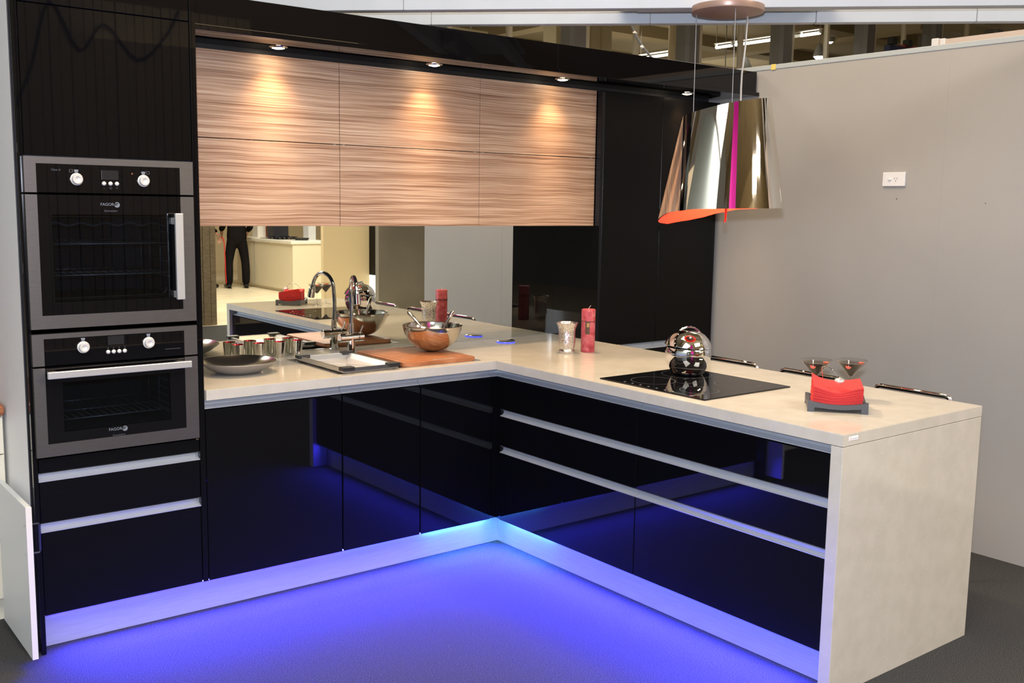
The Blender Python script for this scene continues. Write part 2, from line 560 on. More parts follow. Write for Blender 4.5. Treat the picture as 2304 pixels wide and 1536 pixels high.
# hall ceiling: concrete beams
for yy in (7.6, 10.4, 13.2, 16.0):
    struct(B().box(-9, 30, yy, yy + 0.45, 4.78, 5.0), 'trim_1', M['ceiling_dark'])
for xx in (4.0, 9.0, 14.0, 19.0):
    struct(B().box(xx, xx + 0.35, 6.4, 24, 4.74, 5.0), 'trim_2', M['beam_beige'])
for yy in (-1.2, -4.5, -8.0, -11.5):
    struct(B().box(-9, 30, yy, yy + 0.45, 7.0, 7.5), 'trim_3', M['ceiling_dark'])
struct(B().box(-9, 30, 23.6, 24, 0, 5.0), 'wall_far', M['ceiling'])
struct(B().box(-9, 30, -18, -17.6, 0, 7.5), 'wall_front', M['beige_wall'])

# glazed partition of the hall
win = B().box(-9, 30, 6.02, 6.06, 2.0, 2.08).build('window_1', M['mullion'])
win['kind'] = 'structure'
cols_x = [-0.55, 1.5, 3.57, 5.634, 7.685, 9.68, 11.764, 13.73, 15.8]
for cx in cols_x:
    B().box(cx, cx + 0.20, 5.95, 6.2, 0, 4.9, 0.004).build('mullion', M['mullion'], win)
    B().box(cx + 0.215, cx + 0.285, 5.98, 6.1, 0, 4.9, 0.004).build('mullion_trim', M['mullion_trim'], win)
    B().box(cx + 1.10, cx + 1.15, 5.99, 6.06, 2.08, 4.9, 0.003).build('mullion_trim', M['mullion_trim'], win)
for a_, b_ in zip(cols_x[:-1], cols_x[1:]):
    B().box(a_ + 0.286, b_, 6.03, 6.036, 2.08, 4.9).build('pane', M['pane'], win)
t = thing('round_column', 'round beige column standing behind the hall glazing', 'column', (8.07, 6.5, 0))
B().lathe([(0.15, 0), (0.15, 5.0)], (8.07, 6.5, 0), 24).build('shaft', M['column_beige'], t)
B().lathe([(0.0, 0), (0.2, 0), (0.2, 0.1), (0.15, 0.12)], (8.07, 6.5, 0), 24).build('plinth', M['column_beige'], t)

# air ducts under the hall ceiling
dz = [('long boxed air duct running along the hall ceiling beyond the glazing', 2.4, 6.3, 8.6, 9.2, 3.72, 4.1), ('short beige boxed duct hanging near the long tube light', 10.6, 12.3, 9.0, 9.4, 3.78, 4.1), ('small beige boxed duct hanging left of the round column', 7.0, 8.1, 7.9, 8.2, 3.9, 4.3)]
for lb, x0, x1, y0, y1, z0, z1 in dz:
    t = thing('air_duct', lb, 'duct', ((x0 + x1) / 2, (y0 + y1) / 2, z0), group=None)
    B().box(x0, x1, y0, y1, z0, z1, 0.01).build('duct_body', M['duct'], t)
    for q in range(1, 5):
        xx = x0 + (x1 - x0) * q / 5
        B().box(xx - 0.012, xx + 0.012, y0 - 0.012, y1 + 0.012, z0 - 0.012, z1 + 0.012).build('flange', M['beam_beige'], t)
    for xx in (x0 + 0.1, x1 - 0.1):
        B().tube([(xx, (y0 + y1) / 2, z1), (xx, (y0 + y1) / 2, 5.0)], 0.01, 6).build('hanger_rod', M['zinc'], t)

# tube lights beyond the glass (in one line along the hall)
first = None
# high-bay lamps beyond the glass
def bp_z(px, py, z):
    d = FWD + RGT * ((px - 1152) / 2304.36) - UPV * ((py - 768) / 2304.36)
    return CAM + d * ((z - CAM.z) / d.z)
def bp_y(px, py, y):
    d = FWD + RGT * ((px - 1152) / 2304.36) - UPV * ((py - 768) / 2304.36)
    return CAM + d * ((y - CAM.y) / d.y)
tl = [((1440, 132), (1540, 117), 'tube light just above the black bulkhead, left of the round column'), ((1648, 101), (1759, 85), 'long tube light right of the round column, upper length'), ((1604, 107), (1646, 101), 'short tube light touching the long one, right of the round column'), ((1795, 80), (1842, 72), 'tube light between two glazing posts, furthest right of the tubes')]
for p0, p1, lb in tl:
    zz = 4.2
    a_, b_ = bp_z(*p0, zz), bp_z(*p1, zz)
    xx = 10.33
    y0, y1 = min(a_.y, b_.y) + 0.01, max(a_.y, b_.y) - 0.01
    t = thing('tube_light', lb, 'light', (xx, (y0 + y1) / 2, zz), group='tube lights in the hall')
    B().box(xx - 0.035, xx + 0.035, y0, y1, zz + 0.05, zz + 0.065, 0.005).build('housing', M['outlet'], t)
    B().tube([(xx, y0 + 0.02, zz), (xx, y1 - 0.02, zz)], 0.022, 10).build('tube', M['tube_emit'], t)
    for yy in (y0 + 0.02, y1 - 0.02):
        B().box(xx - 0.02, xx + 0.02, yy - 0.012, yy + 0.012, zz - 0.005, zz + 0.05).build('lamp_holder', M['outlet'], t)
        B().tube([(xx, yy, zz + 0.065), (xx, yy, 5.0)], 0.006, 6).build('hanger_rod', M['zinc'], t)
# high-bay lamps beyond the glass
for px, py, yy, rr, lb in ((1843, 127, 7.0, 0.085, 'bright bluish high-bay lamp low between two glazing posts'), (1868, 94, 8.2, 0.05, 'small high-bay lamp above the bright bluish one'), (2008, 72, 8.0, 0.07, 'white high-bay lamp nearest the pinkish partition'), (1675, 157, 7.3, 0.10, 'lamp glowing just above the end of the black bulkhead')):
    c = bp_y(px, py, yy)
    t = thing('high_bay_lamp', lb, 'light', c, group='high-bay lamps in the hall')
    B().lathe([(0.0, -0.75 * rr), (rr * 0.5, -0.6 * rr), (rr * 0.85, -0.3 * rr), (rr, 0.0), (rr, 0.004), (0.0, 0.006)], c, 20).build('lens', M['highbay_emit'], t)
    B().lathe([(rr * 1.15, -0.005), (rr * 1.2, 0.02), (rr * 0.6, 0.16), (0.03, 0.2), (0.0, 0.2)], c, 20).build('reflector', M['zinc'], t)
    B().tube([c + Vector((0, 0, 0.2)), (c.x, c.y, 5.0)], 0.008, 6).build('cord', M['zinc'], t)

# navy and red fascia of a far stand, seen over the wall
c = bp_y(2050, 108, 5.0)
t = thing('stand_fascia', 'navy stand fascia with a red top edge seen over the right wall', 'fascia', (c.x, 5.0, c.z - 0.5))
B().box(c.x - 0.55, c.x + 0.5, 5.0, 5.1, c.z - 0.8, c.z - 0.005, 0.004).build('panel', M['navy'], t)
B().box(c.x - 0.2, c.x + 0.5, 4.99, 5.11, c.z - 0.005, c.z + 0.03, 0.004).build('top_edge', mat('deep_red', (0.25, 0.02, 0.02), 0.5), t)
for xx in (c.x - 0.5, c.x - 0.1):
    B().box(xx - 0.06, xx + 0.06, 4.95, 5.05, c.z + 0.0, c.z + 0.1, 0.01).build('spotlight', M['black_matt'], t)
for xx in (c.x - 0.45, c.x + 0.4):
    B().box(xx - 0.03, xx + 0.03, 5.02, 5.08, 0, c.z - 0.79).build('post', M['zinc'], t)

# white overhead frame rails (diagonal, at the front of the stand)
dg = Vector((0.7071, -0.7071, 0))
nr = Vector((0.7071, 0.7071, 0))
def beam(name, lb, c0, z0, z1, joints, length0, length1, depth):
    base = Vector((c0 / 2, c0 / 2, 0))
    def at(s, t_, z):
        v = base + dg * s + nr * t_
        return (v.x, v.y, z)
    t = thing(name, lb, 'beam', at((length0 + length1) / 2, depth / 2, z0))
    cuts = [length0] + joints + [length1]
    for a_, b_ in zip(cuts[:-1], cuts[1:]):
        b = B()
        vs = [b.bm.verts.new(at(s, t_, z)) for z in (z0, z1) for s, t_ in ((a_ + 0.0015, 0), (b_ - 0.0015, 0), (b_ - 0.0015, depth), (a_ + 0.0015, depth))]
        for q in ((3, 2, 1, 0), (4, 5, 6, 7), (0, 1, 5, 4), (1, 2, 6, 5), (2, 3, 7, 6), (3, 0, 4, 7)):
            b.bm.faces.new([vs[i] for i in q])
        bmesh.ops.bevel(b.bm, geom=b.bm.edges[:], offset=0.0015, segments=1, affect='EDGES')
        b.build('rail_section', M['beam_white'], t)
    b = B()
    vs = [b.bm.verts.new(at(s, t_, z)) for z in (z0 + 0.004, z1 - 0.004) for s, t_ in ((length0 + 0.01, 0.005), (length1 - 0.01, 0.005), (length1 - 0.01, depth - 0.005), (length0 + 0.01, depth - 0.005))]
    for q in ((3, 2, 1, 0), (4, 5, 6, 7), (0, 1, 5, 4), (1, 2, 6, 5), (2, 3, 7, 6), (3, 0, 4, 7)):
        b.bm.faces.new([vs[i] for i in q])
    b.build('core', M['zinc'], t)
    for s in (length0 + 0.3, length1 - 0.3):
        b = B()
        p0 = at(s, depth / 2, z1)
        b.tube([p0, (p0[0], p0[1], 7.5)], 0.006, 6)
        b.build('suspension_wire', M['zinc'], t)
    return t
beam('overhead_rail', 'near white overhead rail crossing the top edge of the photo', -0.557, 2.400, 2.485, [-0.35, 1.0, 2.1], -1.6, 4.2, 0.06)
beam('overhead_rail', 'thin white overhead rail behind and just below the near one', -0.067, 2.400, 2.452, [-0.305, 0.655, 1.35, 2.0], -1.4, 4.4, 0.05)
# board across the two rails carrying the hood's ceiling plate
t = thing('mounting_board', 'white board lying across the two overhead rails above the hood', 'board', (0.36, -0.94, 2.486))
b = B()
for q in ((0.42, 0.0),):
    base = Vector((-0.28, -0.28, 0))
    vs = []
    for z in (2.4865, 2.5045):
        for s, tt in ((0.52, 0.0), (1.4, 0.0), (1.4, 0.40), (0.52, 0.40)):
            v = base + dg * s + nr * tt
            vs.append(b.bm.verts.new((v.x, v.y, z)))
    for q2 in ((3, 2, 1, 0), (4, 5, 6, 7), (0, 1, 5, 4), (1, 2, 6, 5), (2, 3, 7, 6), (3, 0, 4, 7)):
        b.bm.faces.new([vs[i] for i in q2])
b.build('board_panel', M['beam_white'], t)
b = B()
vs = []
for z in (2.408, 2.4863):
    for s, tt in ((0.6, 0.065), (1.32, 0.065), (1.32, 0.13), (0.6, 0.13)):
        v = Vector((-0.28, -0.28, 0)) + dg * s + nr * tt
        vs.append(b.bm.verts.new((v.x, v.y, z)))
for q2 in ((3, 2, 1, 0), (4, 5, 6, 7), (0, 1, 5, 4), (1, 2, 6, 5), (2, 3, 7, 6), (3, 0, 4, 7)):
    b.bm.faces.new([vs[i] for i in q2])
b.build('packer', M['beam_white'], t)
# dark cable running from the far rail down behind the bulkhead
c0 = bp_y(1420, 55, 0.9)
c1 = bp_y(1448, 108, 0.85)
c2 = bp_y(1475, 140, 0.75)
t = thing('power_cable', 'dark power cable sagging behind the black bulkhead', 'cable', c2)
B().tube([c0 + Vector((-0.06, 0, 0.3)), c0, c0.lerp(c1, 0.5) + Vector((-0.008, 0, -0.004)), c1, c2, c2 + Vector((0.05, -0.05, -0.12))], 0.0075, 8).build('sheath', M['cable_grey'], t)
for f in (0.35, 0.95):
    q = c0.lerp(c1, f) + Vector((-0.003, 0, -0.002))
    B().tube([q - Vector((0.012, 0, -0.006)), q + Vector((0.012, 0, -0.006))], 0.0085, 8).build('cable_tie', M['outlet'], t)

# ------------------------------------------------------------------ oven tower
def front(b, x0, x1, z0, z1, y=0.02, th=0.019, bev=0.0012):
    return b.box(x0, x1, y, y + th, z0, z1, bev, 1)

TX0, TX1 = -2.0, -1.383
t = thing('oven_tower_cabinet', 'tall glossy black cabinet housing two built-in ovens', 'cabinet', (-1.692, 0.3, 0))
tower = t
B().box(TX0, TX0 + 0.016, 0.018, 0.63, 0, 2.374, 0.001, 1).build('side_panel', M['black_gloss'], t)
B().box(TX1 - 0.022, TX1, 0.018, 0.63, 0.142, 2.374, 0.001, 1).build('side_panel', M['black_gloss'], t)
b = B().box(TX0 + 0.016, TX1 - 0.022, 0.60, 0.63, 0.14, 2.374)
b.box(TX0 + 0.016, TX1 - 0.022, 0.045, 0.60, 2.354, 2.374).box(TX0 + 0.016, TX1 - 0.022, 0.045, 0.60, 1.757, 1.765).box(TX0 + 0.016, TX1 - 0.022, 0.045, 0.60, 0.700, 0.714).box(TX0 + 0.016, TX1 - 0.022, 0.045, 0.60, 0.156, 0.170)
b.build('carcass', M['black_matt'], t)
front(B(), TX0 + 0.018, TX1 - 0.024, 1.759, 2.2555).build('flap_door', M['black_gloss'], t)
front(B(), TX0 + 0.018, TX1 - 0.024, 2.2585, 2.374).build('top_filler', M['black_gloss'], t)
front(B(), TX0 + 0.018, TX1 - 0.024, 0.662, 0.712).build('filler_strip', M['black_gloss'], t)
def channel_x(x0, x1, z0, z1, y=0.02, n=1):
    b = B()
    # curved finger-pull channel: shallow J section
    prof = [(y + 0.001, z1), (y + 0.012, z1 - 0.001), (y + 0.020, z1 - (z1 - z0) * 0.35), (y + 0.019, z1 - (z1 - z0) * 0.65), (y + 0.008, z0 + 0.004), (y - 0.001, z0 + 0.004), (y - 0.001, z0), (y + 0.026, z0), (y + 0.026, z1)]
    a_ = [b.bm.verts.new((x0, yy, zz)) for yy, zz in prof]
    c_ = [b.bm.verts.new((x1, yy, zz)) for yy, zz in prof]
    k = len(prof)
    b.bm.faces.new(a_)
    b.bm.faces.new(c_[::-1])
    for i in range(k):
        b.bm.faces.new((a_[i], c_[i], c_[(i + 1) % k], a_[(i + 1) % k]))
    return b
def channel_y(x, y0, y1, z0, z1):
    # same section, facing -x
    b = channel_x(0, y1 - y0, z0, z1, 0.0)
    mt4 = Matrix(((0, 1, 0, x), (-1, 0, 0, y1), (0, 0, 1, 0), (0, 0, 0, 1)))
    return b.xform(mt4)
for z0, z1, hz0, hz1 in ((0.482, 0.630, 0.630, 0.660), (0.143, 0.447, 0.447, 0.480)):
    d_ = front(B(), TX0 + 0.018, TX1 - 0.024, z0, z1).build('drawer', M['black_gloss'], t)
    channel_x(TX0 + 0.0165, TX1 - 0.0225, hz0, hz1).build('finger_pull', M['aluminium'], d_)

# ------------------------------------------------------------------ ovens
def emblem(b, cx, cz, r, y, flip=1):
    # round disc emblem with two dark slots cut in from the left
    n = 28
    pts = [(cx + r * math.cos(2 * PI * i / n), cz + r * math.sin(2 * PI * i / n)) for i in range(n)]
    # built as three slices leaving two slots
    def seg(z_lo, z_hi, x_left=None):
        poly = []
        m_ = 10
        for i in range(m_ + 1):
            z = z_lo + (z_hi - z_lo) * i / m_
            dx = math.sqrt(max(r * r - (z - cz) ** 2, 0))
            poly.append((cx + dx, z))
        for i in range(m_, -1, -1):
            z = z_lo + (z_hi - z_lo) * i / m_
            dx = math.sqrt(max(r * r - (z - cz) ** 2, 0))
            xl = cx - dx
            if x_left is not None:
                xl = max(xl, x_left + (z - z_lo) * 0.9)
            poly.append((xl, z))
        b.xz_prism(poly, y, y + 0.0006)
    seg(cz - r * 0.999, cz - r * 0.22)
    seg(cz - r * 0.22, cz + r * 0.06, cx - r * 0.10)
    seg(cz + r * 0.06, cz + r * 0.26)
    seg(cz + r * 0.26, cz + r * 0.60, cx + r * 0.30)
    seg(cz + r * 0.60, cz + r * 0.999)
    return b
RX = Matrix.Rotation(PI / 2, 4, 'X')
def txt(b, s, size, x, y, z):
    return text_mesh(b, s, size, Matrix.Translation((x, y, z)) @ RX)
def frame_xz(b, x0, x1, z0, z1, ix0, ix1, iz0, iz1, y0, y1, bev=0.002):
    if ix0 > x0: b.box(x0, ix0, y0, y1, z0, z1)
    if ix1 < x1: b.box(ix1, x1, y0, y1, z0, z1)
    if iz0 > z0: b.box(ix0, ix1, y0, y1, z0, iz0)
    if iz1 < z1: b.box(ix0, ix1, y0, y1, iz1, z1)
    return b
def knob(parent, x, z, y):
    prof = [(0, 0), (0.021, 0), (0.021, 0.004), (0.0175, 0.006), (0.0175, 0.016), (0.0155, 0.0185), (0.010, 0.0185), (0.008, 0.0165), (0.0, 0.0155)]
    b = B().lathe(prof, (0, 0, 0), 28)
    b.xform(Matrix.Translation((x, y, z)) @ RX)
    return b.build('knob', M['knob'], parent)
def button(parent, x, z, y):
    b = B().lathe([(0.0075, 0), (0.0072, 0.003), (0.0045, 0.0055), (0, 0.006)], (0, 0, 0), 16)
    b.xform(Matrix.Translation((x, y, z)) @ RX)
    return b.build('button', M['knob'], parent)
def icon_cup(b, x, z, y):
    b.xz_prism([(x - 0.0075, z + 0.005), (x - 0.005, z - 0.005), (x + 0.005, z - 0.005), (x + 0.0075, z + 0.005)], y, y + 0.0005)
def oven(name, label, zb, zm, zt, nbtn, ctl_z, kz, compact):
    X0, X1 = -1.990, -1.414
    G0, G1 = -1.952, -1.463
    t = thing(name, label, 'oven', (-1.70, 0.3, zb))
    # control fascia
    fz0 = zm + 0.0035
    c0, c1 = ctl_z
    fa = B()
    frame_xz(fa, X0, X1, fz0, zt, G0, G1, fz0, c1, -0.004, 0.018)
    fa.build('fascia_frame', M['steel'], t)
    pn = B().box(G0, G1, -0.0035, 0.016, fz0, c1, 0.0008, 1).build('control_panel', M['glass_black'], t)
    knob(pn, -1.823, kz, -0.0035)
    knob(pn, -1.595, kz, -0.0035)
    bx = [-1.732, -1.710, -1.688] if nbtn == 3 else [-1.739, -1.7197, -1.7003, -1.681]
    bz = kz - (0.0125 if nbtn == 3 else 0.0235)
    for x in bx:
        button(pn, x, bz, -0.0035)
    B().box(-1.739, -1.682, -0.0042, -0.0034, kz + 0.001, kz + 0.033).build('display', M['display'], pn)
    b = B()
    icon_cup(b, -1.823, kz + 0.0275, -0.0041)
    icon_cup(b, -1.595, kz + 0.0275, -0.0041)
    b.build('printed_symbols', M['print_grey'], pn)['kind'] = 'stuff'
    b = B()
    yq = -0.0041
    if nbtn == 3:
        txt(b, 'Class A', 0.010, -1.889, yq, kz + 0.030)
        for x, s in zip(bx, ('-', 'O', '+')):
            txt(b, s, 0.011, x, yq, bz - 0.016)
        frame_xz(b, -1.846, -1.834, kz + 0.023, kz + 0.033, -1.8447, -1.8353, kz + 0.0243, kz + 0.0317, yq, yq + 0.0004)
        frame_xz(b, -1.585, -1.573, kz + 0.024, kz + 0.034, -1.5837, -1.5743, kz + 0.0253, kz + 0.0327, yq, yq + 0.0004)
        b.build('printed_marks', M['print_dim'], pn)['kind'] = 'stuff'
        b = B().lathe([(0, 0), (0.003, 0), (0.003, 0.0006), (0, 0.0006)], (0, 0, 0), 10)
        b.xform(Matrix.Translation((-1.634, -0.0036, kz + 0.024)) @ RX)
        b.build('pilot_light', M['print_amber'], pn)
    else:
        for x in bx:
            b.box(x - 0.002, x + 0.002, yq, yq + 0.0004, bz + 0.012, bz + 0.0145)
        b.box(-1.535, -1.478, yq, yq + 0.0004, bz - 0.006, bz - 0.0045)
        b.build('printed_marks', M['print_dim'], pn)['kind'] = 'stuff'
    # door
    dz0, dz1 = zb, zm - 0.0035
    dr = B()
    gz0, gz1 = zb + (0.046 if not compact else 0.045), dz1
    frame_xz(dr, X0, X1, dz0, dz1, G0, G1, gz0, gz1, -0.004, 0.018)
    door = dr.build('door', M['steel'], t)
    wx0, wx1 = (-1.909, -1.500) if not compact else (-1.897, -1.520)
    wz0, wz1 = (zb + 0.09, gz1 - 0.066) if not compact else (zb + 0.083, gz1 - 0.055)
    fr = B()
    frame_xz(fr, G0, G1, gz0, gz1, wx0, wx1, wz0, wz1, -0.0035, 0.016)
    fr.build('black_border', M['glass_black'], door)
    B().box(wx0, wx1, -0.0030, 0.003, wz0, wz1).build('window_glass', M['oven_glass'], door)
    b = B()
    lz = (gz1 - 0.031) if not compact else (zb + 0.0715)
    lx = -1.712
    txt(b, 'FAGOR', 0.0142, lx - 0.0115, -0.0041, lz)
    emblem(b, lx + 0.0220, lz - 0.001, 0.0095, -0.0041)
    b.build('logo', M['print_grey'], door)
    b = B()
    txt(b, 'Innovation', 0.0105, lx, -0.0041, lz - 0.022)
    b.build('logo_small_print', M['print_dim'], door)
    # handle
    if not compact:
        h = B().box(-1.499, -1.470, -0.048, -0.034, gz1 - 0.372, gz1 - 0.060, 0.0015, 1).build('handle', M['handle_silver'], door)
        for zz in (gz1 - 0.355, gz1 - 0.088):
            B().box(-1.497, -1.480, -0.034, -0.0035, zz - 0.012, zz + 0.012, 0.001, 1).build('handle_post', M['handle_silver'], h)
    else:
        h = B().box(-1.953, -1.452, -0.048, -0.034, gz1 - 0.034, gz1 - 0.010, 0.0015, 1).build('handle', M['handle_silver'], door)
        for xx in (-1.93, -1.478):
            B().box(xx - 0.014, xx + 0.014, -0.034, -0.0035, gz1 - 0.026, gz1 - 0.014, 0.001, 1).build('handle_post', M['handle_silver'], h)
    # cavity
    cv = B()
    x0, x1, z0, z1, y1 = wx0 - 0.015, wx1 + 0.02, wz0 - 0.01, wz1 + 0.02, 0.42
    cv.box(x0 - 0.004, x0, 0.0165, y1, z0, z1).box(x1, x1 + 0.004, 0.0165, y1, z0, z1).box(x0, x1, y1, y1 + 0.004, z0, z1).box(x0, x1, 0.0165, y1, z0 - 0.004, z0).box(x0, x1, 0.0165, y1, z1, z1 + 0.004)
    cav = cv.build('cavity', M['enamel'], t)
    # wire racks and side rails
    for fz in ((0.30, 0.63) if not compact else (0.22,)):
        zz = z0 + (z1 - z0) * fz
        b = B()
        for k in range(15):
            xx = x0 + 0.02 + (x1 - x0 - 0.04) * k / 14
            b.tube([(xx, 0.04, zz), (xx, y1 - 0.03, zz)], 0.0015, 5)
        for yy in (0.04, 0.2, y1 - 0.03):
            b.tube([(x0 + 0.008, yy, zz - 0.001), (x1 - 0.008, yy, zz - 0.001)], 0.0024, 6)
        b.build('wire_rack', M['rack_wire'], t)
    for sx_ in (x0 + 0.006, x1 - 0.006):
        b = B()
        for k in range(6):
            zz = z0 + 0.03 + (z1 - z0 - 0.06) * k / 5
            b.tube([(sx_, 0.05, zz), (sx_, y1 - 0.04, zz)], 0.0017, 5)
        for yy in (0.05, 0.16, 0.28, y1 - 0.04):
            b.tube([(sx_, yy, z0 + 0.02), (sx_, yy, z1 - 0.02)], 0.0017, 5)
        b.build('side_rail', M['rack_wire'], t)
    if not compact:
        b = B()
        cxx, czz = x0 + 0.14, z0 + 0.17
        for k, hw in enumerate((0.065, 0.055, 0.045, 0.035, 0.022)):
            for s in (-1, 0, 1):
                ww = hw * 0.6
                b.box(cxx + s * hw * 0.75 - ww * 0.45, cxx + s * hw * 0.75 + ww * 0.45, y1 - 0.004, y1 - 0.001, czz + k * 0.014, czz + k * 0.014 + 0.004)
        b.build('fan_grille', M['steel'], t)
        b = B().tube([(x0 + 0.02 + (x1 - x0 - 0.04) * k / 30, 0.06 + 0.0 * k, z1 - 0.055 + 0.005 * math.sin(k * 1.0)) for k in range(31)], 0.003, 6)
        b.tube([(x0 + 0.02, 0.2, z1 - 0.03), (x1 - 0.02, 0.2, z1 - 0.03)], 0.003, 6)
        b.build('grill_element', M['rack_wire'], t)
        b = B().box(x0 + 0.01, x1 - 0.03, 0.04, y1 - 0.03, z0 + 0.012, z0 + 0.016)
        b.tube([(x0 + 0.01, 0.035, z0 + 0.02), (x1 - 0.05, 0.035, z0 + 0.02), (x1 - 0.035, 0.035, z0 + 0.028), (x1 - 0.028, 0.035, z0 + 0.045)], 0.0025, 6)
        b.build('baking_tray', M['steel'], t)
    return t
oven('built_in_oven', 'upper stainless steel oven with a vertical bar handle', 1.170, 1.631, 1.7545, 3, (0, 1.7315), 1.6815, False)
oven('compact_oven', 'lower, shorter stainless steel oven with a horizontal bar handle', 0.722, 1.039, 1.1525, 4, (0, 1.1355), 1.0995, True)

# ------------------------------------------------------------------ base cabinets, back run
def base_cab_x(x0, x1, label):
    t = thing('base_cabinet', label, 'cabinet', ((x0 + x1) / 2, 0.3, 0.14), group='base cabinets of the back run')
    B().box(x0 + 0.001, x1 - 0.001, 0.05, 0.60, 0.156, 0.66).build('carcass', M['black_matt'], t)
    front(B(), x0 + 0.0015, x1 - 0.0015, 0.142, 0.820).build('door', M['black_gloss'], t)
    channel_x(x0, x1, 0.823, 0.859, 0.028).build('finger_pull', M['aluminium'], t)
    return t
base_cab_x(-1.382, -0.7925, 'wide black gloss base cabinet right beside the oven tower')
base_cab_x(-0.7905, -0.403, 'black gloss base cabinet under the sink, middle of the back run')
base_cab_x(-0.401, -0.010, 'black gloss base cabinet next to the inner corner')
t = thing('corner_post', 'narrow black filler post in the inner corner of the cabinets', 'post', (0.01, 0.03, 0.14))
B().box(-0.008, 0.060, 0.026, 0.044, 0.142, 0.82, 0.001, 1).build('filler', M['black_gloss'], t)
B().box(0.026, 0.044, -0.008, 0.0258, 0.142, 0.82, 0.001, 1).build('filler', M['black_gloss'], t)
channel_x(-0.009, 0.0475, 0.823, 0.859, 0.028).build('finger_pull', M['aluminium'], t)
channel_y(0.028, -0.0095, 0.0475, 0.823, 0.859).build('finger_pull', M['aluminium'], t)
# ------------------------------------------------------------------ drawer cabinets, peninsula
def drawers_y(y0, y1, label):
    t = thing('drawer_cabinet', label, 'cabinet', (0.32, (y0 + y1) / 2, 0.14), group='drawer cabinets of the peninsula')
    B().box(0.052, 0.62, y0 + 0.001, y1 - 0.001, 0.156, 0.855).build('carcass', M['black_matt'], t)
    for z0, z1, hz0, hz1 in ((0.674, 0.820, 0.823, 0.859), (0.500, 0.640, 0.640, 0.672), (0.142, 0.466, 0.466, 0.498)):
        d_ = B().box(0.02, 0.039, y0 + 0.0012, y1 - 0.0012, z0, z1, 0.0012, 1).build('drawer', M['black_gloss'], t)
        off = 0.008 if hz0 > 0.8 else 0.0
        channel_y(0.02 + off, y0 + 0.0005, y1 - 0.0005, hz0, hz1).build('finger_pull', M['aluminium'], d_)
    return t
drawers_y(-0.905, -0.010, 'black three-drawer cabinet under the hob beside the inner corner')
drawers_y(-1.804, -0.906, 'black three-drawer cabinet beside the stone end panel')
# outer back panel of the peninsula
t = thing('peninsula_back_panel', 'black back panel of the peninsula facing the bar stools', 'panel', (0.63, -0.78, 0))
B().box(0.622, 0.640, -1.804, 0.27, 0.0, 0.858).build('panel', M['black_satin'], t)

# kickboards and LED strips
t = thing('kickboard', 'aluminium kickboard under the oven tower and the back run', 'kickboard', (-0.95, 0.095, 0))
B().box(TX0 + 0.017, 0.0995, 0.088, 0.102, 0.001, 0.141, 0.001, 1).build('board', M['kick'], t)
t = thing('kickboard', 'aluminium kickboard under the peninsula drawers', 'kickboard', (0.095, -0.86, 0))
B().box(0.088, 0.102, -1.8035, 0.0865, 0.001, 0.141, 0.001, 1).build('board', M['kick'], t)
B().box(0.0865, 0.1, 0.085, 0.0875, 0.001, 0.141).build('corner_joint', M['zinc'], t)
# each strip: lensed LED modules beaming out over the carpet, and a weak row washing the kickboard
def led_beam(t, loc, rz, length, power):
    d = bpy.data.lights.new('led_module', 'AREA')
    d.shape = 'RECTANGLE'
    d.size = length
    d.size_y = 0.008
    d.energy = power
    d.color = (0.035, 0.032, 1.0)
    d.spread = math.radians(LSPREAD)
    o = bpy.data.objects.new('led_module', d)
    COL.objects.link(o)
    o.parent = t
    o.location = Vector(loc) - t.location
    o.rotation_euler = (Matrix.Rotation(rz, 4, 'Z') @ Matrix.Rotation(-math.radians(90 - LAIM), 4, 'X')).to_euler()
LSPREAD, LAIM, LPOW = 140, 30, 112
def led_x(t, x0, x1, down):
    B().box(x0, x1, 0.0800, 0.0850, 0.1340, 0.1346).build('wash_row', down, t)
    B().box(x0, x1, 0.0560, 0.0780, 0.1395, 0.1535).build('channel', M['aluminium'], t)
def led_y(t, y0, y1, down):
    B().box(0.0800, 0.0850, y0, y1, 0.1340, 0.1346).build('wash_row', down, t)
    B().box(0.0560, 0.0780, y0, y1, 0.1395, 0.1535).build('channel', M['aluminium'], t)
t = thing('led_strip', 'blue LED strip glowing under the back run of cabinets', 'light', (-0.95, 0.07, 0.13))
led_x(t, -1.95, -0.75, M['led_violet'])
led_x(t, -0.749, -0.34, M['led_wash'])
led_x(t, -0.339, 0.020, M['led_cyan'])
led_beam(t, (-0.96, 0.055, 0.134), 0.0, 1.9, LPOW)
t = thing('led_strip', 'blue LED strip glowing under the peninsula drawers', 'light', (0.07, -0.9, 0.13))
led_y(t, -1.79, -0.34, M['led_wash'])
led_y(t, -0.339, 0.020, M['led_cyan'])
led_beam(t, (0.055, -0.89, 0.134), -PI / 2, 1.78, LPOW)

